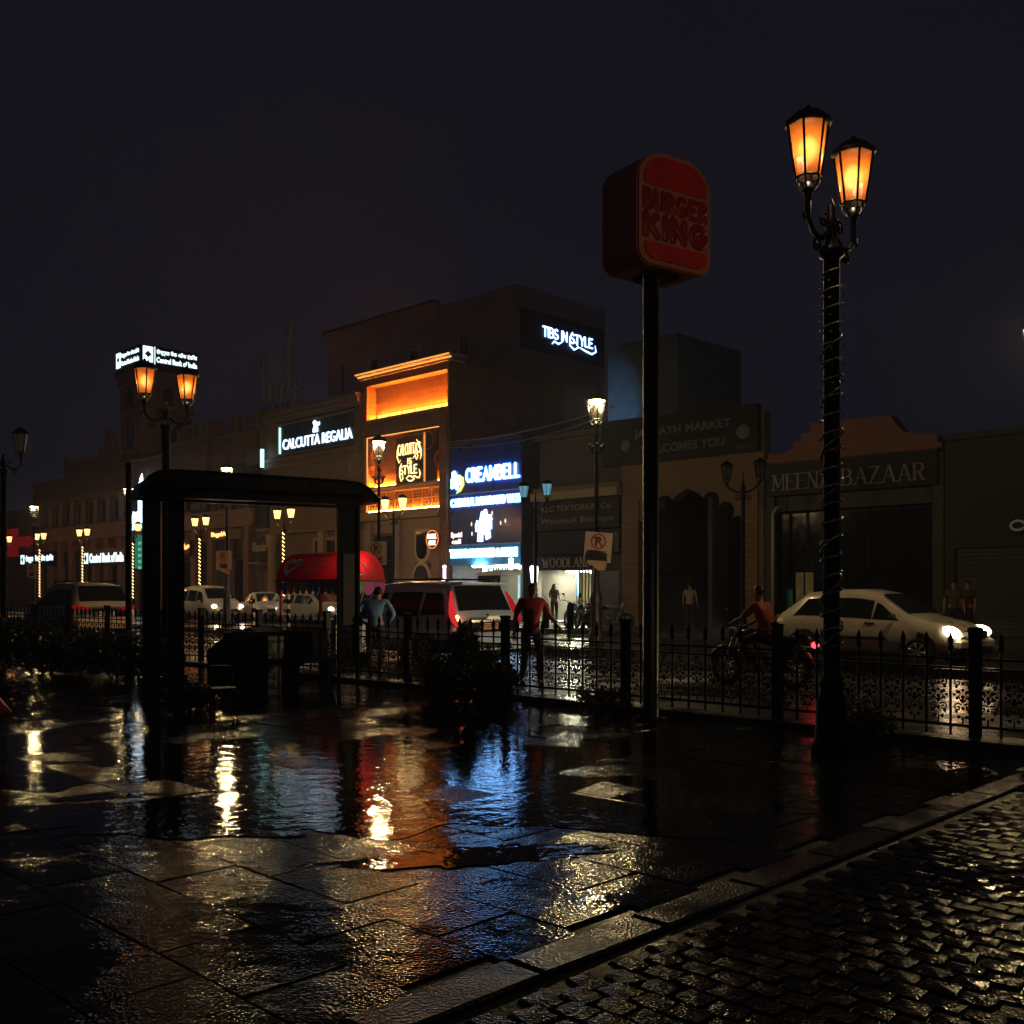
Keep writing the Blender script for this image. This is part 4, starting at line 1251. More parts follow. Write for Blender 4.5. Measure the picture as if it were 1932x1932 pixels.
G().box(0, fa(268, .55) - fa(253, .55), .0, .12, fz(262, 1072, .55), fz(262, 1010, .55)).build("panel", glow("green_panel", (.05, .42, .26), .38), gr)
for k in range(5):
    G().box(.65, 1.1, -.03, -.002, 3.0 + k * .42, 3.2 + k * .42).build("glyph_bar", glow("pale_green", (.3, .9, .6), .5), gr)
# shop glow further right on the bank front, under the shelter roof
ml = street("mall_board", "dark board with faint grey letters seen under the shelter roof", "sign", fa(365), .2)
G().box(0, fa(400) - fa(365), 0, .1, fz(380, 982), fz(380, 938)).build("board", BOARD, ml)
text("mall X", DIM, ml, .1, fa(394) - fa(365), fz(380, 962), fz(380, 946), y=-.002)
bt = street("orange_lit_shop_sign", "orange glowing letters on a long shop fascia seen under the shelter roof", "sign", fa(404), .3)
wbt = fa(462) - fa(404)
G().box(0, wbt, 0, .15, fz(430, 1018), fz(430, 1000)).build("fascia", BEIGE, bt)
text("BagelA", glow("orange_sign", (1, .3, .08), 4), bt, .2, wbt * .55, fz(420, 1015), fz(420, 1004), y=-.002, bold=.05)
rs_ = street("red_neon_squiggle", "red orange neon squiggle glowing beside the shelter post", "sign", fa(345), .4)
zq = fz(352, 1033, .4)
G().tube([(.0, -.05, zq + .35), (.1, -.05, zq - .1), (.4, -.05, zq - .15), (.6, -.05, zq + .3), (.7, -.05, zq - .2), (1.0, -.05, zq + .2), (1.2, -.05, zq - .05), (1.6, -.05, zq + .1)], .09, 6).build("tube", glow("red_neon", (1, .2, .06), 5), rs_)
G().box(-.1, 1.7, .0, .1, zq - .5, zq + .5).build("back_board", BOARD, rs_)
dk = street("dark_fascia_board", "long dark fascia board above the shops behind the shelter", "sign", fa(396), .45)
G().box(0, fa(505) - fa(396), 0, .12, fz(450, 935), fz(450, 878)).build("board", BOARD, dk)
tk = street("cyan_edge_sign", "small grey sign box with a bright cyan edge beside the bank parapet", "sign", fa(478), .5)
G().box(0, 1.6, 0, .15, fz(490, 878), fz(490, 853)).build("box", mat("grey_sign_box", (.15, .17, .18), .5), tk)
G().box(1.601, 1.75, -.02, .15, fz(500, 884), fz(500, 850)).build("lit_edge", glow("cyan_edge", (.5, .95, .95), 2), tk)
rt = street("red_cross_sign", "red glowing cross sign at the far left", "sign", fa(14, 1.0), 1.0)
z0 = fz(24, 1050, 1.0); z1 = fz(24, 998, 1.0)
wr = fa(34, 1.0) - fa(14, 1.0)
RED = glow("deep_red_sign", (.45, .012, .02), .22)
G().box(0, wr * .8, 0, .2, z0, z1).build("upright", RED, rt)
zm = fz(40, 1022, 1.0)
G().box(wr * .802, wr * 1.6, .02, .2, zm - .4, zm + .4).build("cross_arm", RED, rt)
G().prism([(wr * 1.75, zm - .5), (wr * 2.5, zm + .05), (wr * 1.75, zm + .45)], 0, .2).build("arrow_head", RED, rt)
FL = B("low_building", "dim low building past the end of the bank", fa(62) - 40)
FL.part("wall", STONE, (0, 39.7, .5, 12, 0, 8.5))
FL.part("cornice", STONE, (0, 39.7, .2, .5, 7.9, 8.2))
for k in range(9): window(FL, 30 - k * 3.4, 31.6 - k * 3.4, 5.2, 7.4, y=.43, fm=STONE, bars=(2, 2))
for k in range(9): FL.part("shopfront", (GLASS, SHUTTER)[k % 2], (29.6 - k * 3.4, 32 - k * 3.4, .4, .49, .2, 3.6))
# ================================================================ street lamps
AMBERGLASS = frosted("amber_frosted_pane", (.24, .06, .009), .42)
CLEARPANE = frosted("warm_clear_pane", (.02, .018, .012), .93)
SMALLPANE = glow("small_lantern_glow", (1, .52, .16), 3.6)
def halo_bulb(name, col, strength):
    """hot core fading outwards, as a filament seen through dirty glass"""
    m = glow(name, col, strength, sampled=False)
    nt = m.node_tree; N = nt.nodes; L = nt.links
    e = [n for n in N if n.type == 'EMISSION'][0]
    lw = N.new("ShaderNodeLayerWeight"); lw.inputs[0].default_value = .5
    iv = N.new("ShaderNodeMath"); iv.operation = 'SUBTRACT'; iv.inputs[0].default_value = 1
    L.new(lw.outputs["Facing"], iv.inputs[1])
    pw = N.new("ShaderNodeMath"); pw.operation = 'POWER'; pw.inputs[1].default_value = 4
    L.new(iv.outputs[0], pw.inputs[0])
    tp = N.new("ShaderNodeBsdfTransparent"); mx = N.new("ShaderNodeMixShader")
    L.new(pw.outputs[0], mx.inputs[0]); L.new(tp.outputs[0], mx.inputs[1]); L.new(e.outputs[0], mx.inputs[2])
    L.new(mx.outputs[0], N["Material Output"].inputs[0])
    return m


BULB = halo_bulb("sodium_bulb", (1, .5, .13), 3.2)
WBULB = glow("warm_white_bulb", (1, .78, .42), 60, sampled=False)


def hexring(r, z, n=6, ph=0.0):
    return [(r * math.cos(2 * PI * k / n + ph), r * math.sin(2 * PI * k / n + ph), z) for k in range(n)]


def lantern(parent, x, y, z, rt, rb, h, pane_m, bulb_m, bulb_z, bulb_r, name="lantern", lit=True, detail=True, ph=0.0):
    """six-sided tapering lantern standing on z; frame with hood, panes as pieces of it"""
    lo, hi = hexring(rb, 0, ph=ph), hexring(rt, h, ph=ph)
    f = G()
    rib = rt * .065
    for k in range(6):
        f.tube([lo[k], hi[k]], rib, 4)
        f.tube([lo[k], lo[(k + 1) % 6]], rib * .9, 4)
        f.tube([hi[k], hi[(k + 1) % 6]], rib * 1.1, 4)
    f.lathe([(rt * 1.14, h), (rt * 1.12, h + .025), (rt * .98, h + rt * .22), (rt * .7, h + rt * .5), (rt * .36, h + rt * .68), (rt * .16, h + rt * .74), (rt * .13, h + rt * .86), (.004, h + rt * .98)], n=14)
    f.lathe([(rb * .25, -.22), (rb * .3, -.16), (rb * .5, -.12), (rb * .34, -.09), (rb * .3, -.05)], n=8)
    for k in range(6):
        t = 2 * PI * k / 6 + ph
        c, s = math.cos(t), math.sin(t)
        f.tube([(rb * c, rb * s, 0), (rb * .95 * c, rb * .95 * s, -.06), (rb * .55 * c, rb * .55 * s, -.12), (rb * .3 * c, rb * .3 * s, -.13)], rib * .8, 4)
    o = f.build(name, IRON, parent)
    o.location = (x, y, z)
    q = .93
    if detail:
        for k in range(6):
            a, b, c, d = lo[k], lo[(k + 1) % 6], hi[(k + 1) % 6], hi[k]
            sc = lambda p: (p[0] * q, p[1] * q, p[2])
            link(bpy.data.objects.new("pane", G().add([sc(a), sc(b), sc(c), sc(d)], [(0, 1, 2, 3)]).mesh("pane", pane_m)), o)
    else:
        g = G(); n = [tuple(v * q if i < 2 else v for i, v in enumerate(p)) for p in lo + hi]
        g.add(n, [(k, (k + 1) % 6, 6 + (k + 1) % 6, 6 + k) for k in range(6)])
        g.build("glass", pane_m, o)
    if lit and bulb_m:
        G().ball((0, 0, bulb_z), bulb_r, 10, 8, (1, 1, 1.25)).build("bulb", bulb_m, o)
    return o


def scroll(cx, cz, s, turns=1.6, flip=1, r0=.03, n=18):
    return [(cx + flip * s * (r0 + (1 - r0) * i / n) * math.cos(turns * 2 * PI * i / n), 0, cz + s * (r0 + (1 - r0) * i / n) * math.sin(turns * 2 * PI * i / n)) for i in range(n + 1)]


# ---- tall twin lantern lamps on the plaza side (arms point across the street: local y)
def twin_lamp(name, label, x, y, height, lit, energy, rope, group, detail=True, px_w=.21):
    t = thing(name, label, "street lamp", (x, y, 0), TH, group)
    p = G()
    p.lathe([(.2, 0), (.2, .08), (.16, .13), (.14, .5), (.1, .62), (.12, .68), (.08, .76), (.078, .9), (.078, height - 1.0), (.12, height - .97), (.12, height - .9), (.06, height - .85), (.05, height - .7), (.08, height - .66), (.035, height - .58), (.045, height - .5), (.004, height - .4)], n=16)
    p.build("pole", IRON, t)
    a = G()
    for s in (1, -1):
        a.tube([(0, s * .05, height - .74), (0, s * .2, height - .84), (0, s * .36, height - .82), (0, s * .46, height - .7), (0, s * .46, height - .55)], [.03, .028, .026, .024, .03], 6)
        for (c, q, k) in ((.16, height - .66, .1), (.3, height - .93, .08)):
            pts = [(0, s * (c + (yy - c)), zz) for (yy, _, zz) in scroll(c, q, k)]
            a.tube(pts, .013, 5)
        a.tube([(0, s * .46, height - .68), (0, s * .54, height - .74), (0, s * .56, height - .66)], .012, 5)
    a.build("arm", IRON, t)
    for s in (1, -1):
        lantern(t, 0, s * .46, height - .33, px_w, px_w * .62, .5, AMBERGLASS if lit else frosted("unlit_pane", (.35, .34, .3), .35), BULB, .26, .12, lit=lit, detail=detail, ph=R(14) * s)
        if lit: lamp('POINT', "lantern_light", (0, s * .46, height - .33 + .26), energy, (1, .74, .42), t, .07)
    if rope:
        g = G()
        for ph, z0, z1, tn in ((0, .9, height - 1.1, 22), (PI * .7, .9, height - 1.6, 7)):
            n = tn * 12
            g.tube([(.1 * math.cos(ph + 2 * PI * tn * i / n) * (1 + .08 * math.sin(i * 1.7)), .1 * math.sin(ph + 2 * PI * tn * i / n), z0 + (z1 - z0) * i / n) for i in range(n + 1)], .011, 4)
        g.build("light_rope", mat("clear_light_rope", (.35, .36, .35), .2, spec=.8), t)
        b = G()
        for i in range(90):
            tt = 2 * PI * 22 * i / 90 * 1.013
            b.ball((.115 * math.cos(tt), .115 * math.sin(tt), .95 + (height - 2.1) * i / 90), .014, 5, 3)
        b.build("fairy_bulbs", mat("clear_light_rope", (.35, .36, .35), .2, spec=.8), t)["kind"] = "stuff"
    return t


TG = "tall twin lantern lamps on the plaza side"
twin_lamp("twin_street_lamp", "tall twin lantern lamp wrapped in a light rope, nearest on the right", 3.12, 10.0, 5.82, True, 95, True, TG, px_w=.195)
twin_lamp("twin_street_lamp", "tall twin lantern lamp rising behind the dark shelter", -7.06, 20.9, 5.86, True, 80, False, TG, px_w=.22)
twin_lamp("twin_street_lamp", "unlit twin lantern lamp at the far left edge", -14.1, 28.4, 5.8, False, 0, False, TG, detail=False)

# ---- single lantern lamps on the median
SGM = "single lantern lamps along the median"


def median_lamp(label, x, y, lit, energy, first=None):
    t = thing("median_street_lamp", label, "street lamp", (x, y, .14), TH, SGM)
    G().lathe([(.2, 0), (.2, .35), (.15, .45), (.13, 1.1), (.17, 1.2), (.09, 1.45), (.075, 1.6), (.07, 2.3)], n=12).build("base", mat("dark_cast_base", (.03, .02, .018), .4), t)
    b = G()
    for z in (1.3, 2.05): b.lathe([(.1, z), (.108, z + .04), (.1, z + .1)], n=12)
    b.build("orange_band", mat("orange_reflective_band", (.7, .16, .03), .4), t)
    p = G().lathe([(.055, 2.3), (.045, 5.05), (.03, 5.1), (.03, 5.35)], n=10)
    for k in range(8):
        tt = k * PI / 4
        p.ball((.16 * math.cos(tt), .16 * math.sin(tt), 4.92 + .06 * (k % 2)), .045, 6, 4)
        p.tube([(.04 * math.cos(tt), .04 * math.sin(tt), 4.75), (.13 * math.cos(tt), .13 * math.sin(tt), 4.8), (.16 * math.cos(tt), .16 * math.sin(tt), 4.92)], .014, 4)
    p.ball((0, 0, 5.2), .07, 8, 6)
    p.build("pole", IRON, t)
    lantern(t, 0, 0, 5.6, .25, .16, .48, CLEARPANE, None, 0, 0, lit=False, ph=R(20))
    G().ball((0, 0, 6.08), .2, 12, 8, (1, 1, .4)).build("lamp_bowl", WBULB if lit else GLASS, t)
    if lit: lamp('POINT', "lantern_light", (0, 0, 5.985), energy, (1, .78, .4), t, .06)
    return t


def no_parking(label, x, y, z, rz=0.0, bag=False, blank=True, tilt=0.0):
    s = thing("no_parking_sign", label, "sign", (x, y, z), TH * .45 + rz, "no parking signs on the median lamps")
    s.rotation_euler[1] = tilt
    G().box(-.34, .34, -.13, -.11, -.36, .36).build("plate", mat("weathered_white_plate", (.62, .5, .36), .5, var=.15), s)
    RR = mat("sign_red", (.45, .03, .025), .45)
    g = G()
    for i in range(24):
        a, b = 2 * PI * i / 24, 2 * PI * (i + 1) / 24
        P = [(r * math.cos(t), .14 + r * math.sin(t)) for r, t in ((.155, a), (.19, a), (.19, b), (.155, b))]
        g.prism(P, -.138, -.1302)
    g.build("red_ring", RR, s)
    G().prism([(-.13, .24), (-.1, .27), (.13, .04), (.1, .01)], -.146, -.1385).build("red_slash", RR, s)
    text("P", mat("sign_black", (.02, .015, .015), .5), s, -.08, .07, .03, .25, y=-.13, depth=.006, bold=.03)
    G().box(-.22, .22, -.138, -.1302, -.115, -.09).build("red_rule", RR, s)
    g = G()   # tow-away picture: lorry hauling a car
    g.prism([(-.2, -.2), (-.2, -.14), (.2, -.14), (.2, -.2)], -.138, -.1302)
    g.prism([(-.14, -.3), (-.14, -.23), (-.06, -.17), (.1, -.17), (.15, -.24), (.2, -.25), (.2, -.31)], -.142, -.1385)
    g.build("tow_picture", mat("sign_dark_red", (.16, .02, .02), .5), s)
    G().prism([(-.12, -.44), (.12, -.44), (.15, -.36), (-.15, -.36)], -.125, -.115).build("lower_tab", mat("weathered_white_plate", (.62, .5, .36), .5, var=.15), s)
    if bag:
        G().prism([(-.2, -.26), (-.16, -.12), (.1, -.1), (.24, -.14), (.26, -.32), (-.2, -.32)], -.3, -.15).build("dark_flap", mat("dark_cloth", (.025, .012, .014), .7), s)
        G().prism([(-.16, -.36), (-.2, -.4), (.0, -.48), (.1, -.56), (.24, -.54), (.27, -.325), (-.2, -.325)], -.31, -.14).build("pale_flap", mat("pale_cloth", (.6, .42, .26), .8), s)
    return s


ml_pos = [(9.25, 18.0), (2.06, 25.0), (-4.16, 32.0), (-10.86, 39.0), (-17.6, 47.0), (-26.6, 57.0)]
ml_lab = ["lit single lantern lamp just past the right edge on the median",
          "brightest single lantern lamp, in front of the dim textile shop",
          "single lantern lamp in front of the orange washed cafe front",
          "single lantern lamp whose glow shows just above the shelter roof",
          "single lantern lamp beside the lit blue blade sign",
          "single lantern lamp farthest to the left on the median"]
for k, ((x, y), lb) in enumerate(zip(ml_pos, ml_lab)):
    median_lamp(lb, x, y, True, (330, 480, 420, 420, 300, 300)[k])
no_parking("tilted no parking sign with a cap hung over it, in front of the textile shop", 2.12, 24.85, 2.62, bag=True, tilt=R(5))
no_parking("no parking sign right of the red ice cream canopy", -4.15, 31.8, 2.72)
no_parking("no parking sign framed by the shelter, above the white cars", -10.85, 38.8, 2.7)
no_parking("no parking sign at the far left beside the Hindi bank sign", -26.55, 56.8, 2.65)

# ---- twin lanterns with spiral lights along the far pavement
FARM = "twin lantern posts along the far pavement"


def far_twin(label, px, lit, spiral, energy, dark_glass=None):
    a = fa(px, 4.0)
    t = street("pavement_lamp", label, "street lamp", a, 4.0, .14, FARM)
    G().lathe([(.16, 0), (.16, .3), (.1, .5), (.07, .8), (.06, 4.7), (.09, 4.75), (.03, 4.9), (.01, 5.3)], n=10).build("pole", IRON, t)
    g = G()
    for s in (1, -1):
        g.tube([(s * .04, 0, 4.6), (s * .25, 0, 4.62), (s * .5, 0, 4.75), (s * .62, 0, 4.9)], .035, 6)
        g.tube([(s * (.2 + q[0] - .2), 0, q[2]) for q in scroll(.2, 4.42, .13)], .02, 5)
    g.build("arm", IRON, t)
    for s in (1, -1):
        lantern(t, s * .62, 0, 5.05, .21, .13, .45, SMALLPANE if lit else (dark_glass or frosted("unlit_pane", (.35, .34, .3), .35)), None, 0, 0, lit=False, detail=False)
        if lit: lamp('POINT', "lantern_light", (s * .62, -.0, 4.78), energy, (1, .42, .14), t, .15)
    if spiral:
        g = G()
        n = 17
        for k in range(n):
            z = .9 + k * 3.5 / n
            m = 6
            P = [(.075 * math.cos(R(200 + 140 * i / m)), .075 * math.sin(R(200 + 140 * i / m)), z + .15 - .12 * i / m) for i in range(m + 1)]
            g.tube(P, .022, 5)
        g.build("spiral_light", glow("spiral_led", (1, .6, .25), 6), t)
    return t


GLOWPANE = glow("blue_glow_pane", (.2, .5, .65), .55)  # unlit lantern: the bluish shine is put into the glass as a glow
far_twin("unlit twin lantern post standing against the market gate", 1402, False, False, 0)
far_twin("twin lantern post with a blue glow painted into its glass beside the ice cream shop", 1010, False, False, 0, GLOWPANE)
far_twin("lit twin lantern post in front of the cafe balustrade", 743, True, False, 40)
far_twin("lit twin lantern post wound with lights left of the red canopy", 536, True, True, 22)
far_twin("lit twin lantern post wound with lights behind the white van", 378, True, True, 22)
far_twin("lit twin lantern post with lights under the blue blade sign", 252, True, True, 22)
far_twin("lit twin lantern post with lights beside the street bank sign", 157, True, True, 22)
far_twin("lit twin lantern post with lights beside the Hindi bank sign", 76, True, True, 22)
far_twin("lit twin lantern post at the far left edge", 12, True, True, 22)

# ================================================================ burger sign on its pole
bx, by = 1.71, 12.6
pg = thing("burger_sign_pole", "tall thin dark pole carrying the burger sign", "pole", (bx, by, 0))
G().lathe([(.2, 0), (.2, .03), (.1, .04), (.1, 5.5), (.13, 5.52), (.13, 5.58)], n=18).build("shaft", mat("satin_black_pole", (.006, .006, .007), .32, spec=.3), pg)
g = G()
for k in range(4): g.ball((.16 * math.cos(k * PI / 2 + .6), .16 * math.sin(k * PI / 2 + .6), .04), .02, 6, 4)
g.build("anchor_bolt", IRON, pg)
bs_ = thing("burger_sign", "boxy unlit burger bun sign with two rows of red letters on the tall pole", "sign", (1.79, 12.72, 5.48), math.atan2(.562, .827))
bs_.scale = (1, 1, .92)
bw, bh, bd_ = 1.2, 1.5, .64
CREAMP = mat("bun_sign_cream", (.46, .2, .14), .45)


def bun(x0, x1, z0, z1, rt, rb, n=8, ex=1.0):
    """rounded outline: large upper corners, smaller lower ones"""
    P = []
    for cx, cz, r, a0 in ((x0 + rb, z0 + rb, rb, 180), (x1 - rb, z0 + rb, rb, 270), (x1 - rt, z1 - rt * ex, rt, 0), (x0 + rt, z1 - rt * ex, rt, 90)):
        for i in range(n + 1):
            t = R(a0 + 90 * i / n)
            P.append((cx + r * math.cos(t), cz + r * (ex if a0 in (0, 90) else 1) * math.sin(t)))
    return P


body = bun(-bw / 2, bw / 2, 0, bh, .46, .2, ex=.85)
G().prism(body, -bd_ / 2, bd_ / 2).build("box", mat("sign_box_brown", (.6, .17, .13), .6, var=.2), bs_)
G().prism(bun(-bw / 2 + .012, bw / 2 - .012, .012, bh - .012, .45, .19, ex=.85), -bd_ / 2 - .03, -bd_ / 2 - .001).build("face", CREAMP, bs_)
BUN = mat("bun_orange_red", (.58, .03, .025), .4, var=.08)
LETR = mat("burger_letter_red", (.3, .013, .032), .4, var=.08)
top = [p for p in bun(-bw / 2 + .09, bw / 2 - .09, 1.03, bh - .08, .36, .05, ex=.85)]
G().prism(top, -bd_ / 2 - .05, -bd_ / 2 - .0305).build("upper_bun", BUN, bs_)
G().prism(bun(-bw / 2 + .09, bw / 2 - .09, .07, .29, .05, .17), -bd_ / 2 - .05, -bd_ / 2 - .0305).build("lower_bun", BUN, bs_)
neon("BURGER", LETR, bs_, -bw / 2 + .06, bw / 2 - .06, .69, .99, .037, y=-bd_ / 2 - .034, gap=.42, name="upper_lettering", n=10, squash=.5)
neon("KING", LETR, bs_, -bw / 2 + .06, bw / 2 - .06, .325, .685, .056, y=-bd_ / 2 - .034, gap=.46, name="lower_lettering", n=10, squash=.4)
G().box(-.2, .2, -.2, .2, -.06, -.002).box(-.09, .09, -.09, .09, .16 - .0, .17).build("mount_plate", IRON, bs_)

# ================================================================ iron fence along the kerb
FU = 22.0
fence = street("iron_fence", "black spearhead railing with scrolled panels along the near kerb", "fence", 16.2, FU, .07)
SPAN = 2.28
pm = G()
pm.box(-.05, .05, -.05, .05, 0, 1.1).bbox(-.06, .06, -.06, .06, 1.1, 1.14, .015)
post_me = pm.mesh("fence_post", IRON)
km = G()
km.tube([(0, 0, .0), (0, 0, .93)], .014, 6)
km.lathe([(.014, .88), (.03, .9), (.03, .92), (.018, .94), (.034, .985), (.024, 1.02), (.006, 1.07), (.002, 1.08)], n=6)
pick_me = km.mesh("picket", IRON)
sm = G()
for (zz, s) in ((.56, 1), (.3, .95)):
    for fl_ in (1, -1):
        sm.tube(scroll(fl_ * .052, zz, .048 * s, 1.4, fl_), .0085, 4)
    sm.tube([(.0, 0, zz + .05), (.05, 0, zz + .11), (0, 0, zz + .17), (-.05, 0, zz + .11), (0, 0, zz + .05)], .009, 4)
    sm.ball((0, 0, zz + .11), .022, 5, 4)
    for k in range(5):
        sm.ball((.07 * math.cos(k * 1.257 + .3), 0, zz - .06 + .05 * math.sin(k * 1.257 + .3)), .02, 5, 3)
for k in range(8):
    sm.ball((.085 * math.cos(k * PI / 4), 0, .43 + .05 * math.sin(k * PI / 4)), .017, 5, 3)
sm.tube([(0, 0, .12), (0, 0, .2)], .009, 4)
scr_me = sm.mesh("scroll_panel", IRON)
K0, K1 = -9, 6
NP = 9
for k in range(K0, K1 + 1):
    o = link(bpy.data.objects.new("fence_post", post_me), fence); o.location = (k * SPAN, 0, 0)
    if k == K1: break
    for z, h in ((.8, .022), (.7, .022), (.1, .03)):
        r = G().box(k * SPAN + .05, (k + 1) * SPAN - .05, -.014, .014, z, z + h).build("rail", IRON, fence)
    for j in range(1, NP):
        o = link(bpy.data.objects.new("picket", pick_me), fence); o.location = (k * SPAN + j * SPAN / NP, 0, .01)
    for j in range(NP):
        o = link(bpy.data.objects.new("scroll_panel", scr_me), fence); o.location = (k * SPAN + (j + .5) * SPAN / NP, 0, .0)

# ================================================================ shelter on the left
SHM = mat("dark_green_black_paint", (.012, .016, .016), .35, var=.3, bump=.1)
sx0, sy0 = -5.35, 15.9
sx1, sy1 = -2.75, 17.3
sang = math.atan2(sy1 - sy0, sx1 - sx0)
slen = math.hypot(sx1 - sx0, sy1 - sy0)
sh = thing("bus_shelter", "dark iron shelter with a low curved roof and broad posts on the left", "shelter", (sx0, sy0, 0), sang)
ZB = 3.02
for (x, y, w) in ((-.36, .0, .24), (.06, .35, .24)):
    G().box(x, x + w, y - .1, y + .1, 0, ZB).build("post", SHM, sh)
    G().box(x - .04, x + w + .04, y - .14, y + .14, .001, .25).build("post_base", SHM, sh)
G().box(slen - .16, slen + .13, -.03, .03, .3, ZB).build("end_panel", SHM, sh)
G().box(slen - .2, slen - .162, -.06, .06, 0, ZB).build("post", SHM, sh)
G().box(slen + .132, slen + .17, -.06, .06, 0, ZB).build("post", SHM, sh)
G().box(slen - .12, slen + .08, -.045, -.0305, 1.0, 2.2).build("notice_board", mat("grubby_notice_board", (.09, .085, .075), .6, var=.4, scale=5), sh)
G().box(-.4, slen + .2, -.12, .12, ZB + .002, ZB + .16).box(-.4, slen + .2, .62, .74, ZB + .002, ZB + .16).build("beam", SHM, sh)
rx0, rx1 = -.46, slen + .45
prof = [(rx0, 3.0), (rx0 + .05, 3.16), (rx0 + .14, 3.3), (rx0 + .28, 3.38), (rx0 + .6, 3.41), (rx1 - .75, 3.38), (rx1 - .4, 3.36), (rx1 - .22, 3.28), (rx1 - .1, 3.16), (rx1, 3.1)]
G().prism(prof + [(rx1, 3.06), (rx1 - .14, 3.07), (rx1 - .3, 3.183), (rx0 + .1, 3.183)], -.3, .95).build("roof", SHM, sh)
G().tube([(x, -.32, z + .015) for x, z in prof], .022, 6).build("gutter_rim", SHM, sh)
for x in (.55, 1.4, 2.2): G().box(x, x + .05, -.315, -.301, 3.2, 3.36).build("roof_rib", SHM, sh)
be = thing("shelter_bench", "dark solid bench inside the shelter", "bench", (sx0 + .75, sy0 + .65, 0), sang)
G().box(0, 1.75, -.25, .25, .38, .46).build("seat", SHM, be)
G().box(.0, 1.75, .22, .3, .46, .9).build("backrest", SHM, be)
for x in (.05, 1.6): G().box(x, x + .1, -.22, .22, 0, .379).build("leg", SHM, be)
hb = thing("ticket_kiosk_block", "low dark planter block in front of the fence under the shelter", "planter", (-4.6, 17.9, 0), TH)
G().prism([(-.9, 0), (1.1, 0), (1.1, .82), (.5, .95), (-.2, .82), (-.9, .5)], -.3, .3).build("block", SHM, hb)

# small slatted chair silhouetted on the wet ground
ch = thing("slatted_chair", "small black slatted chair silhouetted against the bright wet ground", "chair", (-3.72, 13.2, 0), R(25))
g = G()
for x, y in ((-.2, -.2), (.2, -.2)): G().tube([(x, y, 0), (x * .95, y * .95, .44)], .014, 6).build("leg", IRON, ch)
for x in (-.2, .2): G().tube([(x, .24, 0), (x * .95, .19, .44), (x * .92, .27, .85)], .014, 6).build("leg", IRON, ch)
G().box(-.21, .21, -.21, .21, .44, .465).build("seat", IRON, ch)
for k in range(5): G().box(-.16 + k * .075, -.135 + k * .075, .235, .255, .5, .83).build("back_slat", IRON, ch)
G().box(-.2, .2, .225, .265, .8, .85).build("back_rail", IRON, ch)
ch.scale = (.72, .72, .72)

# ================================================================ dark shrubs
LEAF = mat("dark_wet_leaves", (.02, .035, .015), .5, var=.5, scale=3)
BARK = mat("dark_bark", (.03, .022, .016), .8, bump=.4)


def shrub(name, label, x, y, blobs, seed, leaf=.05, n=900, cat="shrub"):
    s = thing(name, label, cat, (x, y, 0))
    rr_ = random.Random(seed)
    st_ = G()
    for (cx, cy, cz, rx, rz_) in blobs:
        st_.tube([(cx * .3, cy * .3, 0), (cx * .7, cy * .7, cz * .6), (cx, cy, cz)], [.03, .022, .01], 5)
    st_.build("stem", BARK, s)
    lf = G()
    for i in range(n):
        cx, cy, cz, rx, rz_ = rr_.choice(blobs)
        d = Vector((rr_.gauss(0, 1), rr_.gauss(0, 1), rr_.gauss(0, 1))).normalized() * (rr_.random() ** .35)
        p = Vector((cx + d.x * rx, cy + d.y * rx, max(.03, cz + d.z * rz_)))
        q = Vector((rr_.gauss(0, 1), rr_.gauss(0, 1), rr_.gauss(0, 1))).normalized()
        w = q.orthogonal().normalized() * leaf * .35
        e = q * leaf * rr_.uniform(.7, 1.4)
        lf.add([p - e, p + w, p + e, p - w], [(0, 1, 2, 3)])
    o = lf.build("foliage", LEAF, s); o["kind"] = "stuff"
    return s


shrub("trimmed_shrub", "dense dark shrub in front of the fence behind which the blue grey car stands", -.62, 14.6,
      [(-.15, 0, .45, .42, .5), (.25, .1, .35, .4, .42), (-.05, 0, .8, .22, .3), (.45, .1, .25, .3, .3), (-.35, 0, .3, .35, .35)], 3, n=5200, leaf=.045)
shrub("low_shrub", "low dark shrub at the foot of the railing beside the burger sign pole", 1.05, 13.0, [(0, 0, .2, .3, .22), (.25, 0, .15, .25, .18)], 5, n=900, leaf=.04)
shrub("low_shrub", "low dark shrub at the foot of the lamp behind the right railing", 3.5, 10.6, [(0, 0, .25, .3, .28), (.25, 0, .18, .25, .2)], 6, n=900, leaf=.04)
shrub("hedge_shrub", "tall dark shrub at the left edge in front of the grey suv", -8.9, 19.4, [(0, 0, .5, .5, .5), (.5, .1, .4, .5, .4), (-.6, 0, .6, .5, .5)], 7, n=2600, leaf=.06)
shrub("hedge_shrub", "dark shrub left of the shelter below the tail of the grey suv", -7.0, 18.6, [(0, 0, .4, .5, .45), (.6, .1, .35, .45, .35), (-.5, 0, .45, .5, .4)], 8, n=2400, leaf=.06)
shrub("low_shrub", "low dark shrub left of the slatted chair", -4.35, 13.6, [(0, 0, .2, .3, .22), (.2, 0, .15, .25, .2)], 9, n=900, leaf=.04)

# ================================================================ ice cream cart
def cloth_through(name, col):
    """awning cloth that lets some light through"""
    m = mat(name, col, .55, var=.15)
    nt = m.node_tree; N = nt.nodes; L = nt.links
    tr = N.new("ShaderNodeBsdfTranslucent"); tr.inputs[0].default_value = tuple(col) + (1,)
    mx = N.new("ShaderNodeMixShader"); mx.inputs[0].default_value = .45
    L.new(N["Principled BSDF"].outputs[0], mx.inputs[1]); L.new(tr.outputs[0], mx.inputs[2])
    L.new(mx.outputs[0], N["Material Output"].inputs[0])
    return m


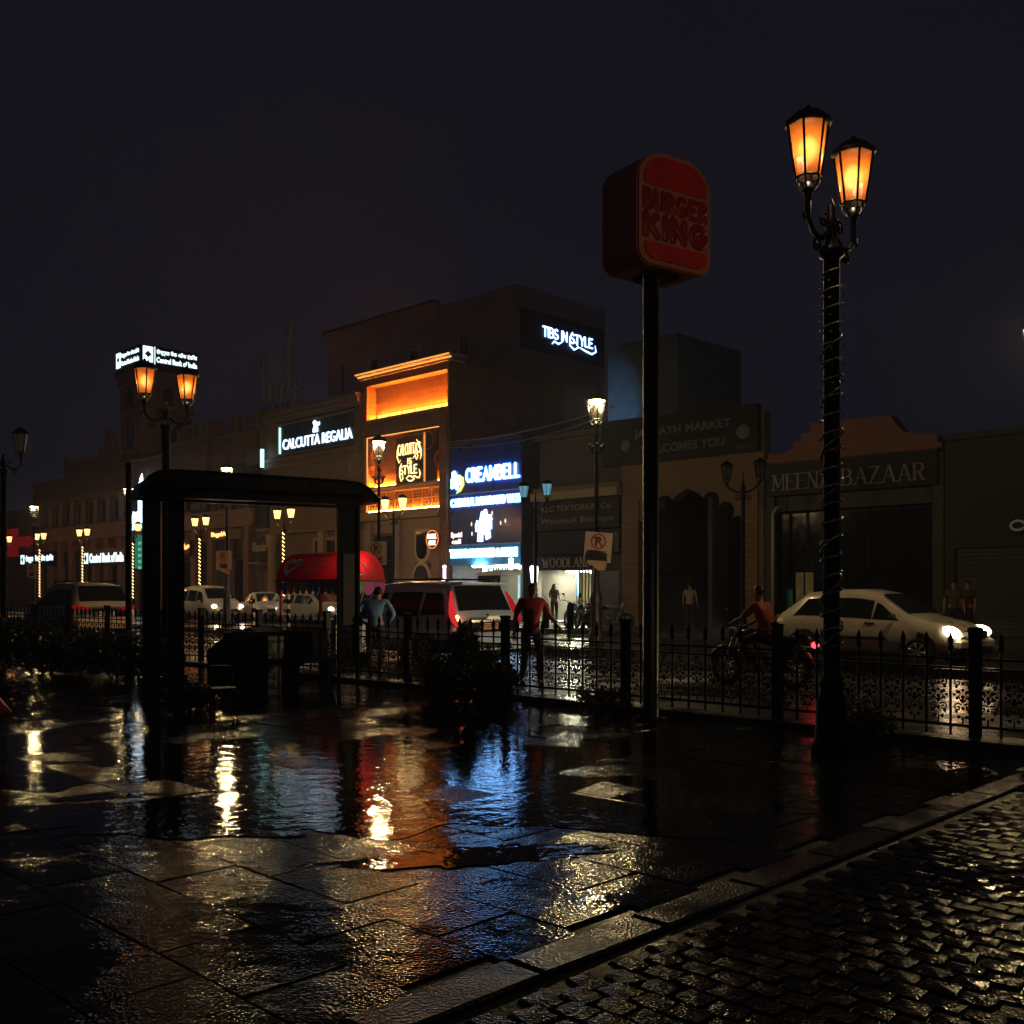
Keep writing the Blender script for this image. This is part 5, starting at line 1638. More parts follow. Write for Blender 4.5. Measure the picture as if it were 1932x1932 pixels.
def ice_cart():
    t = street("ice_cream_cart", "red ice cream cart with an arched canopy, heart emblem and bright bunting", "cart", fa(622, 20.6), 20.6, 0)
    L_ = 2.2; D = .55
    RED = cloth_through("canopy_red", (.6, .012, .015))
    z0, z1 = 1.8, 2.36
    P = [(-D * math.cos(PI * i / 10), z0 + (z1 - z0) * math.sin(PI * i / 10)) for i in range(11)]
    g = G()
    vs, fs = [], []
    for x in (-L_ / 2, L_ / 2):
        vs += [(x, y, z) for y, z in P]
    fs = [(i, i + 1, 12 + i, 11 + i) for i in range(10)]
    fs += [tuple(range(10, -1, -1)), tuple(range(11, 22))]
    g.add(vs, fs)
    g.build("canopy", RED, t)
    G().box(-L_ / 2 - .02, L_ / 2 + .02, -D - .02, D + .02, z0 - .04, z0 - .002).build("canopy_rim", mat("dark_red_rim", (.12, .01, .01), .5), t)
    cols = [(.5, .05, .3), (.12, .25, .6), (.6, .1, .2), (.2, .45, .15), (.55, .4, .1), (.5, .1, .4), (.15, .4, .5)]
    for k in range(10):
        x0 = -L_ / 2 + k * L_ / 10
        w = L_ / 10
        pts = [(x0 + .005, z0 - .05)] + [(x0 + w / 2 - (w / 2 - .005) * math.cos(PI * i / 6), z0 - .16 - .14 * math.sin(PI * i / 6)) for i in range(7)] + [(x0 + w - .005, z0 - .05)]
        G().prism(pts[::-1], -D - .012, -D).build("bunting", mat("bunting_%d" % (k % 7), cols[k % 7], .6), t)
    for k in range(4):
        y0 = -D + k * D / 2; w = D / 2
        pts = [(y0 + .005, z0 - .05)] + [(y0 + w / 2 - (w / 2 - .005) * math.cos(PI * i / 6), z0 - .16 - .16 * math.sin(PI * i / 6)) for i in range(7)] + [(y0 + w - .005, z0 - .05)]
        G().prism(pts, L_ / 2, L_ / 2 + .012, axis='x').build("bunting", mat("bunting_%d" % ((k * 2 + 1) % 7), cols[(k * 2 + 1) % 7], .6), t)
    for x, y in ((-L_ / 2 + .08, -D + .06), (L_ / 2 - .08, -D + .06), (-L_ / 2 + .08, D - .06), (L_ / 2 - .08, D - .06)):
        G().box(x - .025, x + .025, y - .025, y + .025, .9, z0 - .041).build("canopy_post", mat("post_red", (.5, .02, .02), .4), t)
    G().bbox(-.8, .8, -.42, .42, .35, .95, .04).build("freezer_box", mat("freezer_white", (.62, .66, .68), .35), t)
    G().box(-.82, .82, -.44, .44, .951, 1.0).build("freezer_lid", mat("freezer_lid_blue", (.15, .35, .55), .3), t)
    G().box(-.75, .75, -.43, -.421, .45, .85).build("side_panel", RED, t)
    for x, y in ((-.55, -.4), (.55, -.4), (-.55, .4), (.55, .4)):
        G().lathe([(.1, -.03), (.19, -.03), (.2, 0), (.19, .03), (.1, .03)], cx=x, cy=y, cz=.2, n=14, axis='y').build("wheel", mat("tyre_rubber", (.015, .015, .016), .6), t)
    G().ball((.95, 0, z1 - .22), .05, 8, 6).build("added_canopy_bulb", glow("added_cart_bulb", (1, .95, .85), 25, sampled=False), t)  # unseen bulb, added to make the canopy's right end glow
    lamp('POINT', "added_canopy_light", (.95, -.02, z1 - .24), 5, (1, .9, .75), t, .08)
    # printed emblem and name laid on the curved front
    def lay(me_obj, off=.006):
        for v in me_obj.data.vertices:
            h = max(0.0, min(.98, (v.co.z - z0) / (z1 - z0)))
            v.co.y = -D * math.sqrt(1 - h * h) - off + min(0, v.co.y + .02) * .0
        return me_obj
    WH = mat("canopy_print_white", (.85, .8, .82), .5)
    lay(text("KWALITY", WH, t, -.12, .62, z0 + .27, z0 + .42, y=0, depth=.001, shear=.25, bold=.01))
    lay(text("WALL'S", WH, t, -.16, .42, z0 + .08, z0 + .23, y=0, depth=.001, shear=.25, bold=.01), .007)
    hg = G()
    for sc, rr_ in ((1, .022), (.62, .018)):
        H = []
        for i in range(26):
            a = -PI * .93 + i / 25 * 2 * PI * .93
            hx = 16 * math.sin(a) ** 3 / 17; hz = (13 * math.cos(a) - 5 * math.cos(2 * a) - 2 * math.cos(3 * a) - math.cos(4 * a)) / 17
            x = -.62 + .28 * sc * hx + .08 * hz; z = z0 + .26 + .2 * sc * hz
            h = max(0, min(.97, (z - z0) / (z1 - z0)))
            H.append((x, -D * math.sqrt(1 - h * h) - .012, z))
        hg.tube(H, rr_, 5)
    hg.build("heart_emblem", WH, t)
    g2 = G()
    g2.tube([(L_ / 2 + .01, -.1 + .16 * math.cos(R(k * 14)), 2.0 + .12 * math.sin(R(k * 14))) for k in range(24)], .022, 5)
    g2.build("heart_emblem", WH, t)
    return t


ice_cart()
stp = street("striped_marker_post", "thin black and white marker post beside the white sedan", "post", fa(478, 13.6), 13.6, .15)
for k in range(8):
    G().box(-.045, .045, -.045, .045, k * .16, (k + 1) * .16 - .001).build("band", mat("post_white", (.7, .65, .55), .5) if k % 2 else IRON, stp)
stp2 = copy_tree(stp); stp2.location = W(fa(544, 13.6), 13.6, .15); stp2["label"] = "thin black and white marker post left of the ice cream cart"
for o_, in ((stp,), (stp2,)): o_["group"] = "striped marker posts on the median"

# bollards on the far pavement in front of the shoe shop
bl = street("bollard", "round-topped black bollard on the pavement by the folding gate", "bollard", fa(1045, 5.4), 4.5, .14, "bollards on the far pavement")
G().lathe([(.13, 0), (.13, .8), (.12, .88), (.08, .95), (.004, .98)], n=12).build("shaft", IRON, bl)
b2 = copy_tree(bl); b2.location = W(fa(1030, 4.5), 4.5, .14); b2["label"] = "round-topped black bollard behind the man in red"
for px in (1004, 1013):
    lp = street("lit_baton_post", "slender post with a glowing white tip by the ice cream shop" + (", left of the pair" if px == 1004 else ", right of the pair"), "post", fa(px, 3.0), 3.0, .14, "glowing posts by the ice cream shop")
    G().lathe([(.03, 0), (.03, 1.3)], n=8).build("stick", IRON, lp)
    G().lathe([(.02, 1.3), (.035, 1.7), (.06, 1.95), (.1, 2.25), (.09, 2.38), (.02, 2.42)] if px == 1004 else [(.02, 1.75), (.03, 1.9), (.06, 2.25), (.05, 2.38), (.01, 2.4)], n=10).build("glowing_tip", glow("tip_lamp", (.95, 1, .97), 3), lp)

# overhead cables
def cable(label, p, q, sag, r=.012):
    p, q = Vector(p), Vector(q)
    pts = [p.lerp(q, i / 20) - Vector((0, 0, sag * 4 * (i / 20) * (1 - i / 20))) for i in range(21)]
    o = G().tube(pts, r, 5).build("overhead_cable", mat("cable_grey", (.12, .13, .14), .4), None)
    return tag(o, label, "cable", "overhead cables along the shop roofs")


cable("overhead cable sagging from the cafe front to the textile shop roof", W(-7.1, .4, 8.6), W(3.2, .4, 9.0), .25, .02)
cable("second overhead cable sagging lower over the ice cream shop", W(-7.1, .5, 8.35), W(3.1, .6, 8.7), .4, .016)
cable("thin cable hanging down the right edge of the stone jewellery house", W(-14.4, .5, 11.2), W(-14.6, .45, 4.0), .05, .014)

# red umbrella at the very left edge of the plaza
um = thing("red_umbrella", "red umbrella canopy poking in at the left edge of the plaza", "umbrella", (-5.32, 10.2, .0), 0)
UR = mat("umbrella_red", (.55, .012, .018), .5, var=.2)
tip = Vector((.35, .0, .37)); 
n = 8
rim = [Vector((-.55, .75 * math.cos(2 * PI * k / n), .37 + .62 * math.sin(2 * PI * k / n))) for k in range(n)]
for k in range(n):
    a_, b_ = rim[k], rim[(k + 1) % n]
    c_ = (a_ + b_) / 2 + Vector((.1, 0, 0))
    m1, m2 = a_.lerp(tip, .5) + Vector((.12, 0, 0)), b_.lerp(tip, .5) + Vector((.12, 0, 0))
    G().add([a_, c_, b_, m2, tip, m1], [(0, 1, 5), (1, 3, 5), (1, 2, 3), (5, 3, 4)]).build("canopy_panel", UR, um)
G().tube([tip, (-.9, 0, .37)], .01, 6).build("shaft", IRON, um)
G().tube([(-.9, 0, .37), (-.98, 0, .34), (-1.0, 0, .26), (-.94, 0, .22)], .014, 6).build("handle", IRON, um)

dp = thing("plain_post", "plain dark post standing on the plaza just left of the shelter", "post", ((243 - 966) / 1932 * 19.4, 19.4, 0))
G().lathe([(.1, 0), (.1, .3), (.062, .35), (.058, 3.9), (.07, 3.92), (.06, 4.0)], n=12).build("shaft", IRON, dp)
G().lathe([(.16, 0), (.16, .03)], n=12).build("base_plate", IRON, dp)
# ================================================================ vehicles
TYRE = mat("tyre_rubber", (.015, .015, .016), .6)
CHROME = mat("chrome", (.7, .7, .7), .15, metal=1.0, var=.05)
PLASTIC = mat("black_plastic", (.015, .015, .016), .45)
RIMM = mat("alloy_rim", (.45, .45, .45), .3, metal=.8, var=.1)
CARGLASS = mat("car_glass", (.01, .013, .015), .06, var=.2, spec=.3)


def lerp_st(st, x):
    for a, b in zip(st, st[1:]):
        if a[0] <= x <= b[0]:
            t = (x - a[0]) / (b[0] - a[0]) if b[0] > a[0] else 0
            return [p + (q - p) * t for p, q in zip(a, b)]
    return list(st[0] if x < st[0][0] else st[-1])


def ring(s):
    """half section: x, zbot, zbelt, ztop, wbelt, wtop"""
    x, zb, zl, zt, w, wt = s
    zl = min(zl, zt)
    return [(0, zb), (w * .8, zb), (w * .94, zb + (zl - zb) * .12), (w * .995, zb + (zl - zb) * .4), (w, zb + (zl - zb) * .72), (w * .965, zl),
            (wt + (w * .965 - wt) * .06, zl + (zt - zl) * .8), (wt * .93, zt - (zt - zl) * .04), (wt * .6, zt + .008), (0, zt + .018)]


def side_pt(st, x, t):
    """point on the flank above the belt line: t 0 belt .. 1 roof edge"""
    x, zb, zl, zt, w, wt = lerp_st(st, x)
    y0, z0 = w * .965, zl
    y1, z1 = wt + (w * .965 - wt) * .06, zl + (zt - zl) * .8
    t2 = t / .8
    return (x, y0 + (y1 - y0) * min(t2, 1.15), z0 + (z1 - z0) * min(t2, 1.15))


def car(name, label, x, y, heading, st, paint, wheels, wr, group, cat="car", glass=(), side_extra=None, z=0.0, scale=1.0):
    """st: stations from the tail (-x) to the nose (+x). heading is the angle of the nose from +X"""
    t = thing(name, label, cat, (x, y, z), heading, group)
    t.scale = (scale,) * 3
    g = G()
    vs, fs = [], []
    rings = [ring(s) for s in st]
    m = len(rings[0])
    for s, r in zip(st, rings):
        for yy, zz in r: vs.append((s[0], yy, zz))
        for yy, zz in r[1:-1][::-1]: vs.append((s[0], -yy, zz))
    q = 2 * m - 2
    for i in range(len(st) - 1):
        for k in range(q):
            a, b = i * q + k, i * q + (k + 1) % q
            fs.append((a, b, b + q, a + q))
    fs.append(tuple(range(q - 1, -1, -1))[::-1]); fs.append(tuple((len(st) - 1) * q + k for k in range(q))[::-1])
    g.add(vs, fs, True)
    body = g.build("body", paint, t)
    for wx in wheels:
        s = lerp_st(st, wx)
        for sg in (1, -1):
            yo = s[4] * .985 * sg
            ar = G()
            n = 20
            P = [(wx + (wr + .075) * math.cos(PI * i / n), wr + (wr + .075) * math.sin(PI * i / n)) for i in range(n + 1)] + [(wx - wr - .075, s[1]), (wx + wr + .075, s[1])]
            ar.prism(P, min(yo - sg * .16, yo + sg * .012), max(yo - sg * .16, yo + sg * .012))
            ar.build("wheel_arch", PLASTIC, t)
            w = G()
            y0 = yo + sg * .022
            prof = [(wr * .55, -.18 * sg), (wr * .95, -.17 * sg), (wr, -.12 * sg), (wr, -.04 * sg), (wr * .94, 0), (wr * .66, .004 * sg), (wr * .62, -.02 * sg)]
            if sg < 0: prof = prof
            w.lathe(prof, cx=wx, cy=y0, cz=wr, n=20, axis='y')
            o = w.build("wheel", TYRE, t)
            h = G()
            h.lathe([(wr * .62, -.02 * sg), (wr * .6, .0), (wr * .5, -.025 * sg), (.05, -.02 * sg), (.045, .0), (.004, .001 * sg)], cx=wx, cy=y0 + sg * .001, cz=wr, n=20, axis='y')
            for k in range(7):
                a = 2 * PI * k / 7
                h.tube([(wx + .05 * math.cos(a), y0 + .004 * sg, wr + .05 * math.sin(a)), (wx + wr * .58 * math.cos(a), y0 + .002 * sg, wr + wr * .58 * math.sin(a))], .022, 4)
            h.build("rim", RIMM, o)
    for (x0, x1, t0, t1, r0, r1) in glass:      # side windows: bottom x0..x1, rake at rear and front for the top
        for sg in (1, -1):
            g = G()
            n = 6
            lo = [side_pt(st, x0 + (x1 - x0) * i / n, t0) for i in range(n + 1)]
            hi = [side_pt(st, x0 + r0 + (x1 - r1 - x0 - r0) * i / n, t1) for i in range(n + 1)]
            P = [(p[0], sg * (p[1] + .012), p[2]) for p in lo + hi]
            F = [(i, i + 1, n + 2 + i, n + 1 + i) for i in range(n)]
            if sg < 0: F = [f[::-1] for f in F]
            g.add(P, F)
            g.build("side_window", CARGLASS, t)
    return t


def slope_glass(t, st, xa, xb, ta, tb, wk=.86, name="windscreen", m=None, off=.014, front=True):
    """glass across the sloping screen between stations xa and xb (fractions ta..tb of the slope)"""
    A, Bs = lerp_st(st, xa), lerp_st(st, xb)
    P = []
    n = 6
    for f in (ta, tb):
        x = xa + (xb - xa) * f
        z = A[3] + (Bs[3] - A[3]) * f + .018
        w = (A[5] + (Bs[5] - A[5]) * f) * wk
        nx, nz = (Bs[3] - A[3]), -(xb - xa)
        L_ = math.hypot(nx, nz); nx, nz = nx / L_, nz / L_
        if nz < 0: nx, nz = -nx, -nz
        for i in range(n + 1):
            s = -1 + 2 * i / n
            P.append((x + nx * off, s * w, z + nz * off - .012 * s * s))
    F = [(i, i + 1, n + 2 + i, n + 1 + i) for i in range(n)]
    return G().add(P, F).build(name, m or CARGLASS, t)


def lens(t, name, m, c, r, sq, rot=(0, 0, 0)):
    g = G().ball((0, 0, 0), r, 12, 8, sq)
    o = g.build(name, m, t)
    o.location = c; o.rotation_euler = rot
    return o


def mirror(t, x, w, z, m):
    for sg in (1, -1):
        g = G(); g.ball((x, sg * (w + .1), z), .09, 8, 6, (.7, 1, .75)); g.tube([(x, sg * (w - .03), z - .05), (x, sg * (w + .06), z - .03)], .02, 5)
        g.build("mirror", m, t)


TAILRED = glow("tail_light_red", (.9, .03, .035), .75)
TAILHOT = glow("tail_light_hot", (1, .45, .12), 7)
DULLRED = mat("unlit_red_lens", (.3, .01, .012), .15, spec=.7)
HEAD = glow("headlight_warm", (1, .72, .42), 14)
HEADOFF = mat("headlight_glass_off", (.4, .4, .38), .1, spec=.8)
DL = math.atan2(.7009, -.7133)     # heading of traffic going left along the street
DR = math.atan2(-.7009, .7133)     # heading of traffic going right
PLATE = mat("yellowish_plate", (.6, .33, .1), .5)
WPLATE = mat("white_plate", (.6, .55, .45), .5)
PLTXT = mat("plate_black", (.02, .015, .01), .5)


def plate(t, x, z, body, m, back=True, w=.5, h=.12, rz=0):
    pl = thing("plate_mount", None, None, (x, 0, z), R(-90) if back else R(90))
    COL.objects.unlink(pl)
    g = G().box(-w / 2, w / 2, -.012, 0, -h / 2, h / 2)
    M = Matrix.Translation((x, 0, z)) @ Matrix.Rotation(R(-90) if back else R(90), 4, 'Z')
    o = g.xf(M).build("number_plate", m, t)
    tx = text(body, PLTXT, o, -w / 2 + .03, w / 2 - .03, -h / 2 + .025, h / 2 - .025, y=-.013, depth=.003, bold=.02)
    for v in tx.data.vertices: v.co = M @ v.co
    bpy.data.objects.remove(pl)
    return o


# ---- the blue grey SUV, tail towards us
SUVST = [(-2.28, .52, .86, .98, .82, .72), (-2.25, .45, .92, 1.06, .88, .8), (-2.2, .4, .98, 1.1, .92, .82), (-2.08, .36, 1.02, 1.36, .935, .76), (-1.93, .33, 1.03, 1.7, .94, .7), (-1.6, .32, 1.02, 1.745, .945, .68),
         (-.5, .3, .99, 1.77, .945, .68), (.3, .3, .97, 1.73, .945, .66), (.62, .3, .96, 1.64, .945, .64), (1.18, .3, .96, 1.1, .945, .74), (1.35, .3, .97, 1.06, .94, .78), (1.9, .32, .9, .99, .92, .74), (2.15, .36, .8, .86, .86, .66), (2.27, .42, .66, .7, .74, .5)]
SUVP = mat("blue_grey_car_paint", (.36, .46, .6), .36, var=.06, coat=.6, spec=.6)
c = W(fa(900, 18.5), 18.5)
nx0 = W(fa(857, 19.4), 19.4)          # near rear corner
ctr = nx0 + Vector((EX * -2.27, EY * -2.27, 0)) - Vector((EY * .93, -EX * .93, 0))
suv = car("parked_suv", "blue grey suv seen from behind with a glowing red tail lamp, standing at the railing", ctr.x, ctr.y, DL, SUVST, SUVP, (-1.38, 1.35), .36,
          "cars on the near side of the road", glass=((-1.95, -1.2, .1, .7, .22, .02), (-1.12, -.1, .06, .72, .02, .02), (0, 1.02, .05, .72, .02, .42)))
rg_ = slope_glass(suv, SUVST, -2.2, -1.93, .1, .93, .9, "rear_window")
slope_glass(suv, SUVST, 1.18, .62, .06, .95, .92)
for sg in (1, -1):
    # tall wrap-around tail lamps
    g = G()
    pts = [(-2.27, .8 * sg, .86), (-2.24, .885 * sg, 1.0), (-2.17, .89 * sg, 1.12), (-2.09, .84 * sg, 1.34), (-2.0, .765 * sg, 1.56)]
    g.tube(pts, [.06, .08, .075, .055, .02], 8)
    g.build("tail_lamp", TAILRED if sg > 0 else glow("tail_light_dim", (.75, .02, .03), .45), suv)
lens(suv, "brake_light", TAILHOT, (-2.28, .865, 1.02), .085, (.55, .62, .95))
lens(suv, "reflector_light", glow("orange_reflector", (1, .22, .05), 1.4), (-2.3, .83, .72), .09, (.4, .9, .8))
G().bbox(-2.36, -2.15, -.86, .86, .38, .74, .05).build("bumper", SUVP, suv)
G().box(-2.37, -2.355, -.55, .55, .42, .52).build("bumper_grille", PLASTIC, suv)
G().box(-2.3, -2.27, -.52, .52, .945, .99).build("chrome_strip", CHROME, suv)
G().bbox(-2.16, -1.85, -.62, .62, 1.69, 1.74, .02).build("roof_spoiler", SUVP, suv)
for sg in (1, -1): G().tube([(-1.7, .6 * sg, 1.76), (-1.6, .6 * sg, 1.81), (.1, .58 * sg, 1.82), (.25, .58 * sg, 1.75)], .02, 6).build("roof_rail", IRON, suv)
plate(suv, -2.29, .86, "UP32 0927", PLATE, True, .5, .13)
mirror(suv, .95, .92, 1.05, SUVP)
lens(suv, "badge", CHROME, (-2.245, 0, 1.075), .045, (.4, 1, .8))
for sg in (1, -1):
    lens(suv, "headlight", HEAD, (2.12, .66 * sg, .76), .16, (.6, .9, .6))
    lamp('SPOT', "headlight_beam", (2.34, .66 * sg, .76), 650, (1, .5, .2), suv, .06, rot=(R(84), 0, R(-97)), spot=46)  # unseen headlight beams, added to turn the tailgate ahead orange
lamp('POINT', "brake_glow", (-2.45, .87, 1.0), 4, (1, .2, .06), suv, .06)

# ---- the brown lit compact SUV far left
CSST = [(-2.0, .5, .82, .92, .78, .66), (-1.97, .42, .88, .98, .85, .72), (-1.92, .38, .94, 1.04, .875, .74), (-1.72, .34, .97, 1.35, .885, .68), (-1.58, .32, .98, 1.58, .885, .64), (-1.2, .3, .97, 1.63, .885, .62),
        (-.4, .3, .95, 1.65, .885, .62), (.25, .3, .93, 1.6, .885, .6), (.5, .3, .93, 1.52, .885, .58), (1.05, .3, .95, 1.06, .88, .7), (1.5, .32, .9, .98, .86, .66), (1.85, .38, .78, .84, .78, .56), (1.97, .44, .62, .66, .64, .4)]
CSP = mat("grey_white_car_paint", (.42, .38, .33), .3, var=.06, coat=.5)
p0 = W(fa(140, 20.0), 20.0)
ctr = p0 + Vector((EX * -1.97, EY * -1.97, 0)) - Vector((EY * .87, -EX * .87, 0))
cs = car("parked_suv", "pale compact suv seen from behind at the left, its tailgate lit orange", ctr.x, ctr.y, DL, CSST, CSP, (-1.25, 1.22), .34,
         "cars on the near side of the road", glass=((-1.62, -.95, .08, .7, .25, .02), (-.9, 0, .06, .72, .02, .02), (.08, .88, .05, .72, .02, .4)), scale=1.1)
slope_glass(cs, CSST, -1.92, -1.58, .12, .92, .94, "rear_window")
slope_glass(cs, CSST, 1.05, .5, .06, .95, .92)
for sg in (1, -1):
    G().tube([(-1.99, .4 * sg, .9), (-1.985, .62 * sg, .92), (-1.94, .82 * sg, .95), (-1.8, .885 * sg, .97)], [.03, .065, .075, .03], 8).build("tail_lamp", glow("tail_light_dull", (.5, .01, .015), .35), cs)
    G().tube([(-1.3, .56 * sg, 1.65), (-1.2, .56 * sg, 1.69), (.1, .55 * sg, 1.69), (.2, .55 * sg, 1.63)], .018, 6).build("roof_rail", IRON, cs)
G().bbox(-2.07, -1.9, -.8, .8, .36, .68, .05).build("bumper", CSP, cs)
plate(cs, -2.005, .78, "UP32 DL 8283", WPLATE, True, .5, .12)
lens(cs, "badge", CHROME, (-1.965, 0, .985), .06, (.3, 1, .5))
mirror(cs, .82, .87, 1.02, CSP)

# ---- the white hatchback passing on the right
HBST = [(-1.98, .46, .72, .8, .7, .56), (-1.95, .38, .82, .92, .79, .66), (-1.86, .33, .9, 1.02, .82, .68), (-1.62, .28, .94, 1.19, .835, .64), (-1.3, .26, .95, 1.44, .84, .6), (-.8, .25, .94, 1.495, .84, .58), (-.1, .25, .92, 1.5, .84, .58),
        (.35, .25, .9, 1.42, .84, .57), (1.0, .25, .9, 1.0, .84, .68), (1.2, .26, .88, .95, .835, .7), (1.6, .28, .8, .87, .81, .64), (1.85, .32, .7, .77, .75, .56), (1.97, .38, .6, .64, .62, .42)]
WHP = mat("white_car_paint", (.62, .56, .46), .3, var=.05, coat=.5)
YW = 22.2
ctr = Vector(((1658 - 966) / 1932 * YW, YW, 0))
hb_ = car("passing_hatchback", "white hatchback with bright headlights driving right behind the railing", ctr.x, ctr.y, DR - R(4), HBST, WHP, (-1.22, 1.24), .31,
          "cars on the far side of the road", glass=((-1.5, -.72, .06, .72, .28, .02), (-.62, .28, .05, .72, .02, .02), (.3, .86, .05, .66, .02, .42)), scale=1.06)
slope_glass(hb_, HBST, 1.0, .35, .05, .95, .93)
slope_glass(hb_, HBST, -1.86, -1.3, .1, .9, .85, "rear_window")
for sg in (1, -1):
    lens(hb_, "headlight", HEAD, (1.8, .62 * sg, .7), .24, (.75, .85, .46), (0, R(20), R(-28) * sg))
    lens(hb_, "tail_lamp", DULLRED, (-1.93, .7 * sg, .85), .12, (.5, .7, 1.2))
    G().box(-.9, .6, sg * .845 - .012, sg * .845 + .012, .52, .58).build("side_strip", PLASTIC, hb_)
    for hx in (-.55, .25): G().box(hx - .1, hx + .1, min(sg * .82, sg * .845), max(sg * .82, sg * .845), .83, .86).build("door_handle", PLASTIC, hb_)
    G().tube([(-.66, sg * .842, .3), (-.66, sg * .846, .6), (-.66, sg * .838, .9)], .005, 4).build("door_seam", PLASTIC, hb_)
G().bbox(1.9, 2.02, -.42, .42, .58, .72, .02).build("grille", PLASTIC, hb_)
G().bbox(1.9, 2.05, -.6, .6, .28, .42, .02).build("lower_intake", PLASTIC, hb_)
G().bbox(1.7, 2.03, -.7, .7, .42, .575, .05).build("bumper", WHP, hb_)
plate(hb_, 2.055, .48, "UP32", WPLATE, False, .45, .1)
mirror(hb_, .78, .82, .98, PLASTIC)
for sg in (1, -1):
    lamp('SPOT', "headlight_beam", (2.02, .6 * sg, .68), 60, (1, .72, .45), hb_, .06, rot=(R(82), 0, R(-90)), spot=80)
lamp('POINT', "headlight_spill", (1.98, -.66, .8), 3, (1, .5, .2), hb_, .1)

# ---- cars beyond the median on the left
SDP = mat("white_sedan_paint", (.66, .63, .55), .28, var=.05, coat=.5)
SDST = [(-2.1, .45, .74, .86, .7, .56), (-2.05, .36, .84, .97, .8, .66), (-1.5, .28, .92, 1.02, .83, .68), (-1.28, .27, .93, 1.1, .835, .64), (-.75, .26, .93, 1.42, .84, .58), (-.2, .26, .92, 1.47, .84, .57), (.3, .26, .9, 1.4, .84, .56), (.98, .26, .9, .98, .84, .68),
        (1.25, .27, .86, .92, .83, .68), (1.75, .3, .76, .82, .78, .6), (2.0, .36, .62, .68, .66, .46), (2.08, .42, .52, .56, .5, .32)]


def far_car(label, px, Y, st, paint, wheels, wr, glass, lit, name="white_car", heading=DR, front=True, tilt=0):
    v = car(name, label, (px - 966) / 1932 * Y, Y, heading + R(tilt), st, paint, wheels, wr, "cars on the far side of the road", glass=glass)
    top = max(s[3] for s in st)
    nose = st[-1][0]
    k = [i for i in range(len(st) - 1) if st[i][3] - st[i + 1][3] > .3][-1]
    slope_glass(v, st, st[k + 1][0], st[k][0], .05, .95, .93)
    for sg in (1, -1):
        s = lerp_st(st, nose - .2)
        lens(v, "headlight", HEAD if lit else HEADOFF, (nose - .19, (s[4] - .13) * sg, s[2] - .02), .19, (.7, .8, .5), (0, R(15), R(-25) * sg))
        lens(v, "fog_light", PLASTIC, (nose - .02, .55 * sg, .42), .1, (.5, 1, .8))
        if lit: lamp('SPOT', "headlight_beam", (nose + .02, (s[4] - .1) * sg, s[2] - .04), 35, (1, .72, .45), v, .06, rot=(R(80), 0, R(-90)), spot=80)
    G().bbox(nose - .12, nose + .04, -.45, .45, .56, .68, .02).build("grille", PLASTIC, v)
    G().box(nose + .041, nose + .05, -.1, .1, .59, .65).build("badge", CHROME, v)
    G().bbox(nose - .12, nose + .05, -.6, .6, .3, .42, .02).build("lower_intake", PLASTIC, v)
    plate(v, nose + .06, .49, "UP32", PLATE, False, .45, .1)
    s = lerp_st(st, .8)
    mirror(v, .8, s[4] - .02, s[2] + .06, paint if lit else PLASTIC)
    return v


GL_SD = ((-1.2, -.6, .06, .7, .38, .02), (-.52, .2, .05, .72, .02, .02), (.26, .84, .05, .66, .02, .42))
far_car("white sedan with dark headlights and a roof rack, facing right under the shelter roof", 499, 51, SDST, SDP, (-1.3, 1.3), .3, GL_SD, False, tilt=-16)
MPST = [(-2.1, .5, .95, 1.05, .74, .66), (-2.05, .4, 1.0, 1.3, .83, .7), (-1.95, .33, 1.02, 1.68, .86, .68), (-1.0, .3, 1.0, 1.78, .87, .68), (.2, .3, .98, 1.76, .87, .68), (.6, .3, .97, 1.66, .87, .66), (1.25, .3, .97, 1.12, .86, .74), (1.7, .32, .92, 1.02, .83, .68), (2.0, .38, .76, .84, .74, .56), (2.1, .44, .6, .66, .6, .4)]
far_car("white van with glowing headlights right behind the shelter post", 398, 50, MPST, SDP, (-1.3, 1.35), .32, ((-1.85, -1.0, .06, .72, .06, .02), (-.92, .1, .06, .72, .02, .02), (.16, 1.05, .05, .7, .02, .42)), True, name="white_van", tilt=-6)
far_car("pale hatchback half hidden behind the ice cream cart with one headlight showing", 596, 47.5, HBST, mat("beige_car_paint", (.42, .4, .35), .3, coat=.4), (-1.22, 1.24), .31, ((-1.5, -.72, .06, .72, .28, .02), (-.62, .28, .05, .72, .02, .02), (.3, .86, .05, .66, .02, .42)), True, name="pale_hatchback", tilt=6)
DKP = mat("dark_car_paint", (.05, .05, .055), .25, coat=.5)
far_car("dark suv whose long roof shows just above the blue grey suv", 862, 37.5, SUVST, mat("silver_brown_paint", (.3, .28, .26), .3, coat=.5), (-1.38, 1.35), .36, ((-1.95, -1.2, .1, .7, .22, .02), (-1.12, -.1, .06, .72, .02, .02), (0, 1.02, .05, .72, .02, .42)), False, name="parked_dark_suv")
far_car("pale car whose windscreen shows between the canopy and the blue grey suv", 742, 36, MPST, SDP, (-1.3, 1.35), .32, ((-1.85, -1.0, .06, .72, .06, .02), (-.92, .1, .06, .72, .02, .02), (.16, 1.05, .05, .7, .02, .42)), False, name="parked_pale_car", tilt=-14)
